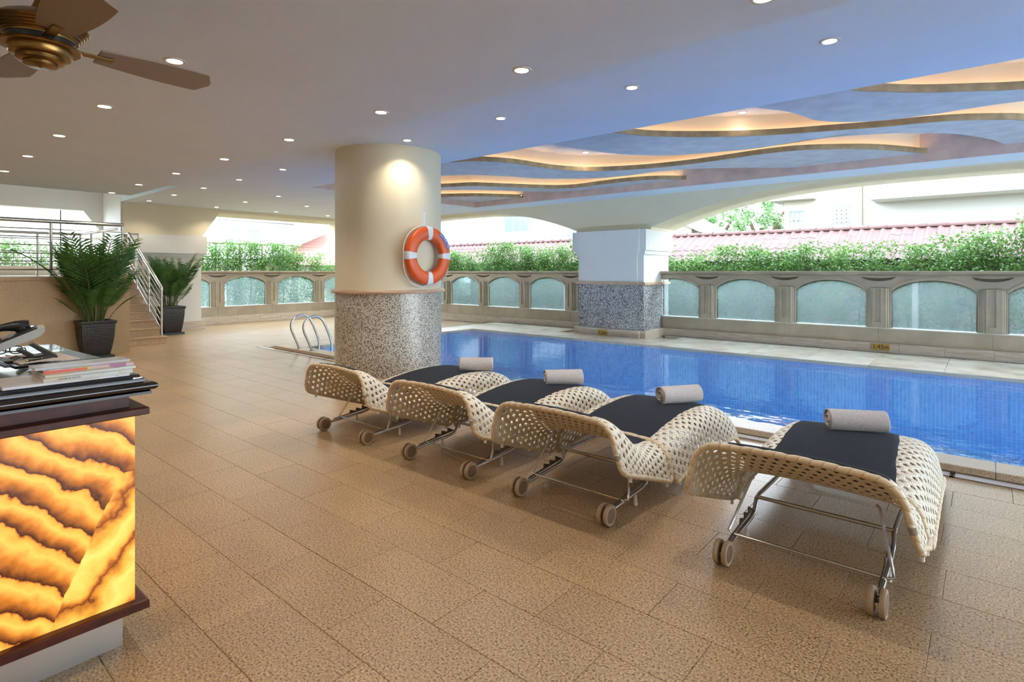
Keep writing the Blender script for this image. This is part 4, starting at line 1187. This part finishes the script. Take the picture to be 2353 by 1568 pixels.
# ------------------------------------------------------------------ reception desk
DX0, DX1, DY0, DY1 = -4.04, -2.60, -1.7, .752
def loft(prof, top=True, bot=True, back=0.):
    m = MB(); vs = []
    for e, z_ in prof:
        vs += [(DX0-e*back, DY0-e, z_), (DX1+e, DY0-e, z_), (DX1+e, DY1+e, z_), (DX0-e*back, DY1+e, z_)]
    fs = []
    for i in range(len(prof)-1):
        for j in range(4): fs.append((i*4+j, (i+1)*4+j, (i+1)*4+(j+1) % 4, i*4+(j+1) % 4))
    if top: fs.append((0, 1, 2, 3))
    if bot: n_ = (len(prof)-1)*4; fs.append((n_+3, n_+2, n_+1, n_))
    return m.add(vs, fs)
dk = empty('reception_desk', (0, 0, 0)); tag(dk, 'dark wooden reception desk with a glowing backlit onyx front panel', 'desk')
loft([(-.004, 1.086), (0, 1.084), (.002, 1.079), (.004, 1.075), (.012, 1.072), (.014, 1.068), (.014, 1.058), (.010, 1.056)], True, False).build('desk_top', M_desk, dk)
nose = [(.010, 1.058)]+[(.026+.026*math.sin(PI*i/10), 1.040+.018*math.cos(PI*i/10)) for i in range(11)]+[(.030, 1.020), (.034, 1.018), (.034, 1.008), (-.03, 1.006)]
loft(nose, False, True).build('bullnose_moulding', M_darktop, dk, True)
loft([(-.028, 1.007), (-.028, .952)], False, True).build('frieze', M_mahog, dk)
loft([(.018, .955), (.026, .953), (.028, .950), (.028, .928), (.026, .925), (-.03, .925)], True, True).build('upper_ledge', M_mahog, dk)
loft([(-.012, .926), (-.012, .178)], False, False).build('onyx_panel', M_onyx, dk)
loft([(.018, .181), (.026, .179), (.028, .176), (.028, .150), (.026, .147), (-.05, .147)], True, True).build('lower_ledge', M_mahog, dk)
loft([(-.045, .148), (-.045, 0)], False, True).build('steel_plinth', M_steel2, dk)
DZ = 1.087
# telephone
ph = empty('telephone', (-3.40, .475, DZ), math.radians(-8)); tag(ph, 'black and silver desk telephone tilted on its stand', 'telephone')
# local: +y points to the high end of the phone body (away to the right in view)
MB().cbox((-.06, .085, 0), (.06, .165, .009), .004).build('stand_foot', M_black, ph)
b0 = MB().prism([(.075, .009), (.165, .009), (.162, .014), (.075, .078), (.060, .074), (.118, .025), (.080, .021), (.028, .058), (.017, .050)], -.05, .05, 'x').build('stand', M_black, ph)
body = MB()
ang = math.radians(23)
bt = empty('phone_body'); bt.parent = ph; bt.location = (0, -.11, .026); bt.rotation_euler = (ang, 0, 0)
M_pside = mat('phone_silver', (.40, .37, .33), .35)
MB().prism([(-.05, .0), (.225, .0), (.25, .012), (.258, .030), (.235, .036), (-.05, .030)], -.098, .098, 'x').build('phone_case', M_pside, bt)
MB().cbox((-.092, -.045, .030), (.092, .235, .042), .005).build('phone_face', M_black, bt)
MB().cbox((-.08, .165, .042), (.02, .225, .046), .003).build('display', M_desk, bt)
M_key = mat('phone_key', (.12, .12, .13), .4); M_keyr = mat('phone_key_red', (.55, .16, .12), .5); M_keyo = mat('phone_key_tan', (.42, .25, .15), .5)
km = MB().cbox((-.009, -.007, 0), (.009, .007, .006), .002)
kk = km.mesh('key', M_key); kr = km.mesh('key', M_keyr); kt = km.mesh('key', M_keyo)
for i in range(3):
    for j in range(4): inst('key', kk, bt, (.012+.026*i, -.025+.024*j, .042))
inst('key', kr, bt, (.064, .085, .042), (0, 0, 0), (1.3, 1.6, 1)); inst('key', kt, bt, (.064, .115, .042), (0, 0, 0), (1.3, 1.6, 1)); inst('key', kk, bt, (.03, .10, .042), (0, 0, 0), (1.3, 1.2, 1))
hs = MB(); hp_ = []
for i in range(13):
    t = i/12; hp_.append((-.058, -.06+.27*t, .052+.038*math.sin(PI*t)))
hs.tube(hp_, [.026, .027, .025, .020, .017, .016, .016, .016, .017, .020, .025, .027, .026], 12)
hs.lathe([(.001, 0), (.028, 0), (.030, .012), (.024, .028), (.001, .030)], 18, (-.058, -.035, .040)); hs.lathe([(.001, 0), (.028, 0), (.030, .012), (.024, .028), (.001, .030)], 18, (-.058, .185, .040))
hs.build('handset', M_black, bt, True)
# spectacles
gl = empty('spectacles', (-3.66, .50, DZ), math.radians(52)); tag(gl, 'black framed spectacles lying folded under the telephone', 'spectacles')
for s_ in (-1, 1):
    ring = [(s_*.035+.027*math.copysign(abs(math.cos(2*PI*i/28))**.8, math.cos(2*PI*i/28)), 0, .026+.019*math.copysign(abs(math.sin(2*PI*i/28))**.8, math.sin(2*PI*i/28))) for i in range(28)]
    fr_ = MB().tube(ring, .0028, 6, closed=True).build('rim', M_black, gl, True)
    MB().add([(x_, y_, z_) for x_, y_, z_ in ring], [tuple(range(28))]).build('lens', M_spec, fr_)
    MB().tube([(s_*.062, 0, .033), (s_*.066, .01, .033), (s_*.05, .05, .016), (-s_*.02, .055+.006*s_, .010), (-s_*.05, .06+.006*s_, .006)], .0026, 6).build('temple', M_black, gl, True)
MB().tube([(-.009, 0, .030), (0, 0, .036), (.009, 0, .030)], .0025, 6).build('bridge', M_black, gl, True)
# clipboard with a ruled form and a pen
cbd = empty('clipboard', (-3.38, .60, DZ), math.radians(4)); tag(cbd, 'black clipboard holding a ruled paper form on the desk', 'clipboard')
MB().cbox((-.21, -.16, 0), (.21, .155, .005), .002).build('board', M_board, cbd)
pp = MB(); n_ = 12
for i in range(n_+1):
    t = i/n_; y_ = -.135+.215*t; z_ = .008+.008*math.sin(PI*min(1, t*1.4))*(1-t)+.012*max(0, .15-t)
    pp.v += [(-.155, y_, z_), (.17, y_, z_)]
    if i: a = 2*i; pp.f.append((a-2, a-1, a+1, a))
po_ = pp.build('paper', M_ruled, cbd); q = po_.modifiers.new('thick', 'SOLIDIFY'); q.thickness = .004
clp = MB(); clp.cbox((-.06, -.165, .006), (.06, -.125, .014), .003); clp.tube([(-.045, -.125, .012), (-.04, -.10, .018), (-.02, -.10, .018), (-.015, -.125, .012)], .004, 6); clp.tube([(.015, -.125, .012), (.02, -.10, .018), (.04, -.10, .018), (.045, -.125, .012)], .004, 6)
clp.build('clip', M_darksteel, cbd)
pn_ = empty('pen', (-3.205, .548, DZ+.024), math.radians(123)); tag(pn_, 'slim black pen with gold trim lying on the ruled form', 'pen')
MB().tube([(-.066, 0, 0), (-.06, 0, 0), (0, 0, 0), (.055, 0, 0), (.066, 0, 0)], [.002, .0048, .0052, .0045, .003], 10).build('barrel', M_black, pn_, True)
MB().tube([(-.001, 0, 0), (.002, 0, 0)], .0058, 10).build('band', M_gold, pn_, True)
MB().tube([(-.070, 0, 0), (-.062, 0, 0)], [.0025, .0051], 10).build('tip', M_gold, pn_, True)
# magazines
def magazine(x0, x1, y0, y1, z0, th, cover, label, rz=0, spine=None, txt=None):
    g = empty('magazine', ((x0+x1)/2, (y0+y1)/2, z0), math.radians(rz)); tag(g, label, 'magazine', 'magazines stacked on the desk corner')
    a, b_ = (x1-x0)/2, (y1-y0)/2
    MB().box((-a+.002, -b_+.002, .001), (a-.001, b_-.002, th-.001)).build('pages', M_edge, g)
    m = MB(); m.box((-a, -b_, 0), (a, b_, .001)); m.box((-a, -b_, th-.001), (a, b_, th)); m.box((a-.001, -b_, .001), (a, b_, th-.001)); m.build('cover', cover, g)
    if spine: MB().box((a, -b_, .0012), (a+.0006, -b_+.13, th-.0012)).build('spine_print', spine, g)
    if txt: text('spine_lettering', txt, th*.6, M_ink, g, (a+.0008, -b_*.45, th*.5), (PI/2, 0, PI/2), .0002)
    return g
z_ = DZ
for a in ((-2.83, -2.588, .34, .715, .009, M_mag1, 'wide pale magazine at the bottom of the desk stack', 0, None, None),
          (-2.82, -2.590, .452, .728, .014, M_mag2, 'thick grey-green magazine second from the bottom of the desk stack', -1, None, 'LEISURE & TRAVEL'),
          (-2.83, -2.606, .455, .74, .009, M_mag2, 'thin pale green magazine third from the bottom of the desk stack', 1, None, None),
          (-2.84, -2.640, .462, .745, .011, M_mag3, 'floral magazine with an orange-red spine end, second from the top of the stack', -1, M_red, None),
          (-2.79, -2.675, .44, .74, .008, M_mag4, 'glossy silver magazine on top of the desk stack', 1.5, None, None)):
    x0, x1, y0_, y1_, th, cv, lab, rz_, sp_, tx = a
    magazine(x0, x1, y0_, y1_, z_, th, cv, lab, rz_, sp_, tx); z_ += th+.0004

# ------------------------------------------------------------------ outside: ground, hedges
gd = MB(); gd.box((-60, 12.4, -.4), (40, 60, -.1)); gd.box((-60, -30, -.4), (-17.3, 12.4, -.1)); gd.box((RXE+.3, -30, -.4), (60, 12.4, -.1))
gd.build('garden_ground', M_ground)['kind'] = 'structure'
def leaf_cloud(n, w_, d_, h, seed, size, top=.25, thin=False):
    R_ = random.Random(seed); m = MB()
    clumps = [(R_.uniform(-w_/2, w_/2), R_.uniform(-d_/2, d_/2), h*(R_.random()**.8)) for _ in range(46)]
    for i in range(n):
        c = clumps[R_.randrange(46)]
        p = Vector((c[0]+R_.gauss(0, .11), c[1]+R_.gauss(0, .10), c[2]+R_.gauss(0, .11)))
        if p.z < .02: p.z = .02+R_.random()*.2
        if p.z > h+.05: p.z = h-R_.random()*.2
        L_ = size*R_.uniform(.7, 1.3); d = Vector((R_.gauss(0, 1), R_.gauss(0, 1), R_.gauss(.2, .7))).normalized(); u = d.orthogonal().normalized()
        u = Matrix.Rotation(R_.uniform(0, 6.28), 3, d) @ u
        a, b_ = p-d*L_*.5, p+d*L_*.5; q = u*L_*.24
        k = len(m.v); m.v += [tuple(a), tuple(p+q), tuple(b_), tuple(p-q)]; m.f.append((k, k+1, k+2, k+3))
    return m
HM = [leaf_cloud(5200, .95, .40, 2.0, 100+i, .060).mesh('foliage', M_hedge) for i in range(4)]
TMb = MB()
R_ = random.Random(5)
SM = []
for i in range(3):
    m = MB()
    for j in range(4):
        x0 = R_.uniform(-.4, .4); pts = [(x0+R_.uniform(-.05, .05)*k, R_.uniform(-.08, .08), .48*k) for k in range(5)]
        m.tube(pts, [.017, .014, .012, .009, .005], 5)
    SM.append(m.mesh('stems', M_trunk))
def hedge(pts, label, group, hfun, rz=0):
    R_ = random.Random(len(label))
    for i, (x_, y_) in enumerate(pts):
        o = empty('hedge_shrub', (x_, y_, -.1), rz+R_.choice((0, PI))); tag(o, label, 'shrub', group)
        h = hfun(x_, y_)
        f = inst('foliage', HM[(i*3+i//4) % 4], o, (0, 0, 0), (0, 0, 0), (1.05, 1.0, (h+.1)/2.0*R_.uniform(.95, 1.04))); f['kind'] = 'stuff'
        s_ = inst('stems', SM[i % 3], o, (0, 0, 0), (0, 0, 0), (1, 1, (h+.1)/2.1)); s_['kind'] = 'stuff'
hedge([(-6.4+.62*i, 13.45+.12*((i*5) % 3-1)) for i in range(17)], 'leafy green hedge shrub behind the arched panes right of the mosaic pillar', 'hedge shrubs right of the pillar', lambda x_, y_: 1.92+.035*(x_+6)+(.22 if x_ > -.2 else 0)+.06*math.sin(x_*2.3))
hedge([(-17.2+.62*i, 13.45+.12*((i*5) % 3-1)) for i in range(18)], 'leafy green hedge shrub behind the arched panes left of the mosaic pillar', 'hedge shrubs left of the pillar', lambda x_, y_: 2.20+.07*math.sin(x_*2.0))
hedge([(-18.15+.1*((i*5) % 3-1), 6.2+.68*i) for i in range(9)], 'thin green creeper shrub climbing the dark trellis beyond the end wall', 'shrubs on the trellis', lambda x_, y_: 2.35 if y_ < 10.2 else 2.1, PI/2)
hedge([(-18.6+.15*((i*5) % 3-1), -1.5+.62*i) for i in range(9)], 'green hedge shrub beyond the raised landing seen through its railings', 'shrubs beyond the landing', lambda x_, y_: 2.45-.04*max(0, y_-1)**2, PI/2)
tl = empty('trellis', (-18.45, 8.2, -.1)); tag(tl, 'dark timber trellis behind the creepers beyond the end wall', 'trellis')
for i in range(12): MB().box((-.02, -2.3+.37*i, 0), (.02, -2.26+.37*i, 2.5 if i % 3 else 2.42)).build('upright', M_trunk, tl)
for z_ in (1.3, 1.95, 2.45): MB().box((-.03, -2.3, z_), (-.0, 1.95, z_+.05)).build('crossbar', M_trunk, tl)
for px_, y_ in ((-9.05, 13.0), (-1.05, 13.0)):
    p = empty('garden_post', (px_, y_, -.1)); tag(p, 'slim pale post standing in front of the hedge '+('left' if px_ < -5 else 'right')+' of the mosaic pillar', 'post')
    MB().box((-.045, -.03, 0), (.045, .03, 1.55)).build('shaft', M_house, p); MB().box((-.055, -.04, 1.55), (.055, .04, 1.60)).build('post_cap', M_house, p)

# ------------------------------------------------------------------ outside: tiled wall coping
rf = empty('tiled_roof', (0, 15.2, 2.47)); tag(rf, 'long terracotta tiled coping roof running beyond the hedge', 'roof')
SL = math.radians(27)
tmh = MB(); L_, W_ = .36, .205; n_ = 6
for i in range(n_):
    f = lambda t: (.030*math.sin(PI*min(1, t/.55)) if t < .55 else -.004)
    t0, t1 = i/n_, (i+1)/n_
    tmh.add([(t0*W_, 0, f(t0)), (t1*W_, 0, f(t1)), (t1*W_, -L_, f(t1)), (t0*W_, -L_, f(t0)), (t0*W_, -L_, f(t0)-.022), (t1*W_, -L_, f(t1)-.022)], [(0, 3, 2, 1), (3, 4, 5, 2)])
tme = tmh.mesh('roof_tile', M_roof)
rid = MB()
for i in range(8):
    a0, a1 = PI*i/8, PI*(i+1)/8; r0, r1 = .075, .090
    rid.add([(0, r0*math.cos(a0), r0*math.sin(a0)), (0, r0*math.cos(a1), r0*math.sin(a1)), (.38, r1*math.cos(a1), r1*math.sin(a1)), (.38, r1*math.cos(a0), r1*math.sin(a0))], [(0, 1, 2, 3)])
rid.lathe([(.001, 0), (.05, 0)], 4, (.19, 0, .06))
rme = rid.mesh('ridge_tile', M_roof)
X0, X1 = -17.6, 3.2
nt = int((X1-X0)/.207); tot = 0; rest = MB()
for r_ in range(5):
    yy_, zz_ = -.06-.30*r_*math.cos(SL), -.02-.30*r_*math.sin(SL)
    for i in range(nt):
        x_ = X0+.207*i
        if r_ < 2 and (x_ > -12.6):
            o = inst('roof_tile', tme, rf, (x_, yy_, zz_+random.uniform(-.004, .004)), (SL, 0, 0)); tot += 1
        else:
            M_ = Matrix.Translation((x_, yy_, zz_)) @ Matrix.Rotation(SL, 4, 'X')
            k = len(rest.v); rest.v += [tuple(M_ @ Vector(v)) for v in tmh.v]; rest.f += [tuple(j+k for j in f) for f in tmh.f]
tag(rest.build('lower_tiles', M_roof, rf), kind='stuff')
for i in range(int((X1-X0)/.36)): inst('ridge_tile', rme, rf, (X0+.36*i, 0, .0), (0, 0, 0))
MB().box((X0, -.05, -.12), (X1, .12, .035)).build('mortar_bed', M_mortar, rf)
MB().box((X0, -.02, -2.6), (X1, .12, -.1)).build('boundary_wall', M_house2, rf)

# ------------------------------------------------------------------ outside: houses
def house(name, label, origin, parts, rz=0):
    h = empty(name, origin, rz, label, 'building')
    for nm, m, a, b_ in parts: MB().box(a, b_).build(nm, m, h)
    return h
def window(h, x0, x1, z0, z1, y_, nx_, nz_, glass, frame, fw=.035):
    m = MB(); m.box((x0-.05, y_-.03, z0-.05), (x1+.05, y_+.0, z0)); m.box((x0-.05, y_-.03, z1), (x1+.05, y_, z1+.05)); m.box((x0-.05, y_-.03, z0), (x0, y_, z1)); m.box((x1, y_-.03, z0), (x1+.05, y_, z1))
    for i in range(1, nx_): x_ = x0+(x1-x0)*i/nx_; m.box((x_-fw/2, y_-.025, z0), (x_+fw/2, y_, z1))
    for i in range(1, nz_): z_ = z0+(z1-z0)*i/nz_; m.box((x0, y_-.025, z_-fw/2), (x1, y_, z_+fw/2))
    w_ = m.build('window', frame, h)
    MB().box((x0, y_-.008, z0), (x1, y_-.002, z1)).build('pane', glass, w_)
h1 = house('white_house', 'white rendered house behind the tiled coping at the right, with a grid window', (0, 22, 0),
           [('wall', M_house2, (-5.66, 0, -.1), (-3.1, 6, 5.0)), ('wall', M_house, (-3.1, -.35, -.1), (8, 6, 8)), ('downpipe', M_house2, (-3.36, -.10, -.1), (-3.22, -.0, 5)), ('eaves', M_house, (-6.05, -.5, 4.02), (-4.6, 1, 4.2)),
            ('overhang_beam', M_house, (-2.8, -1.5, 3.72), (8, -.35, 4.9)), ('parapet', M_house, (-5.8, -.2, 5.0), (-3.1, 6.1, 5.5))])
window(h1, -4.118, -3.543, 3.02, 3.72, 0, 4, 5, M_win, M_house); window(h1, -5.47, -5.04, 2.98, 3.63, 0, 3, 2, M_shutter, M_shutter)
h2 = house('white_house', 'pale house with a blue window and outside stair beyond the arch left of the pillar', (0, 22, 0),
           [('wall', M_house, (-18.0-2.0, .5, -.1), (-14.2, 7, 8)), ('side_wall', M_house2, (-14.2, 1.5, -.1), (-12.3, 3.5, 5.5)), ('door', M_winblue, (-15.55, .46, 2.9), (-14.95, .5, 5.2)), ('stair_slab', M_house, (-16.2, -.6, 2.75), (-14.8, .5, 2.92))])
window(h2, -19.55, -17.95, 3.55, 5.4, .5, 3, 1, M_winblue, M_house)
rl = MB()
for z_ in (3.1, 3.3, 3.5): rl.tube([(-16.2, -.55, z_), (-14.9, -.55, z_), (-13.2, -.55, z_-.8)], .02, 5)
for x_ in (-16.2, -15.5, -14.9): rl.tube([(x_, -.55, 2.9), (x_, -.55, 3.5)], .022, 5)
rl.build('stair_rail', M_house, h2)
gb = empty('gable_wall', (-21.8, 20.2, -.1)); tag(gb, 'weathered white gable wall with a sloping top beyond the arch left of the pillar', 'wall')
MB().prism([(-6, 0), (3.9, 0), (3.9, 2.9), (1.4, 4.55), (-6, 6.2)], 0, .3, 'y').build('render', M_house, gb)
M_stain = mat('weathered_render', (.50, .49, .48), .9, var=.5, vscale=3, vcol=(.72, .71, .69))
MB().prism([(3.9, 2.9), (3.94, 2.98), (1.4, 4.68), (-6, 6.35), (-6, 6.2), (1.4, 4.55)], -.04, .34, 'y').build('coping', M_stain, gb)
h3 = house('tan_gable_house', 'small tan house gable with dark eaves beside the mosaic pillar top', (-11.3, 20, -.1), [('wall', M_house2, (-.9, 0, 0), (3, 3, 3.4))])
MB().prism([(-1.5, 3.05), (.9, 4.3), (3.4, 3.0), (3.4, 3.15), (.9, 4.48), (-1.5, 3.2)], -.3, 3, 'y').build('roof_slab', M_shutter, h3)
MB().prism([(-.9, 3.3), (3.0, 3.3), (.9, 4.3)], 0, .2, 'y').build('gable', M_house2, h3)
h4 = house('apartment_house', 'bright white apartment building with barred windows beyond the end wall trellis', (-30, 0, 0), [('wall', M_house, (-6, 6, -.1), (0, 24, 9)), ('string_course', M_house2, (0, 6, 4.15), (.12, 24, 4.3))])
for y0_, y1_ in ((12.68, 13.3), (13.62, 14.25), (15.2, 15.95), (16.35, 17.1)):
    m = MB()
    for i in range(6): y_ = y0_+(y1_-y0_)*i/5; m.box((.0, y_-.02, 2.9), (.05, y_+.02, 4.0))
    m.box((0, y0_, 3.68), (.06, y1_, 3.74))
    w_ = m.build('window', M_house, h4); MB().box((.0, y0_, 2.9), (.02, y1_, 4.0)).build('pane', M_shutter, w_)
h5 = house('red_roof_house', 'house with a pinkish red tiled roof right of the white apartment building', (-24, 0, 0), [('wall', M_house2, (-4, 13.2, -.1), (0, 21, 2.2))])
MB().prism([(11.0, 1.75), (16.8, 4.3), (16.8, 4.45), (10.9, 1.95)], -5, .4, 'x').build('gable_edge', M_house, h5)
M_rtile = mat('far_roof', (.60, .33, .28), .8)
rr_ = MB()
for i in range(16):
    t0, t1 = i/16, (i+1)/16
    rr_.add([(.5-4.5*t0, 12.6+2.6*t0, 1.8+2.4*t0+.03), (.5-4.5*t0, 22, 1.8+2.4*t0+.03), (.5-4.5*t1, 22, 1.8+2.4*t1), (.5-4.5*t1, 12.6+2.6*t1, 1.8+2.4*t1)], [(0, 1, 2, 3)])
    rr_.add([(.5-4.5*t0, 12.6+2.6*t0, 1.8+2.4*t0+.03), (.5-4.5*t0, 22, 1.8+2.4*t0+.03), (.5-4.5*t0, 22, 1.8+2.4*t0-.03), (.5-4.5*t0, 12.6+2.6*t0, 1.8+2.4*t0-.03)], [(3, 2, 1, 0)])
rr_.build('tiled_slope', M_rtile, h5)
h6 = house('grey_tower_block', 'pale grey block and white facade seen high beyond the landing', (-34, 0, 0), [('wall', M_house, (-5, -6, -.1), (0, 4.35, 12)), ('facade', M_house, (-6, 4.36, -.1), (3, 5.95, 12))])
for y_ in (4.7, 5.3):
    for z_ in (3.35, 4.5):
        w_ = MB().box((3, y_, z_), (3.03, y_+.3, z_+.6)).build('window', M_house2, h6); MB().box((3.03, y_+.03, z_+.04), (3.04, y_+.27, z_+.56)).build('pane', M_shutter, w_)

# ------------------------------------------------------------------ outside: trees behind the house
TRM = [leaf_cloud(2600, 2.2, 1.8, 1.7, 300+i, .16).mesh('crown', M_tree) for i in range(3)]
for i, (x_, y_, z_, sc, lab) in enumerate([(-10.2, 27, 3.0, 1.25, 'broad pale tree crown left of the white house beyond the coping'), (-7.6, 26, 3.2, 1.0, 'tree with an exposed forked trunk next to the white house corner'), (-12.6, 29, 2.6, 1.1, 'small distant tree crown low beside the mosaic pillar')]):
    t = empty('tree', (x_, y_, -.1)); tag(t, lab, 'tree')
    f = inst('crown', TRM[i], t, (0, 0, z_), (0, 0, i*1.3), (sc, sc, sc)); f['kind'] = 'stuff'
    m = MB(); m.tube([(0, 0, 0), (.1, 0, z_*.6), (.0, 0, z_+.3)], [.22, .17, .12], 8); m.tube([(.05, 0, z_*.7), (.6, .1, z_+.5), (1.1, .1, z_+1.3)], [.12, .09, .04], 6); m.tube([(.05, 0, z_*.75), (-.5, .1, z_+.5), (-.9, .1, z_+1.2)], [.12, .09, .04], 6)
    m.build('trunk', M_trunk, t)
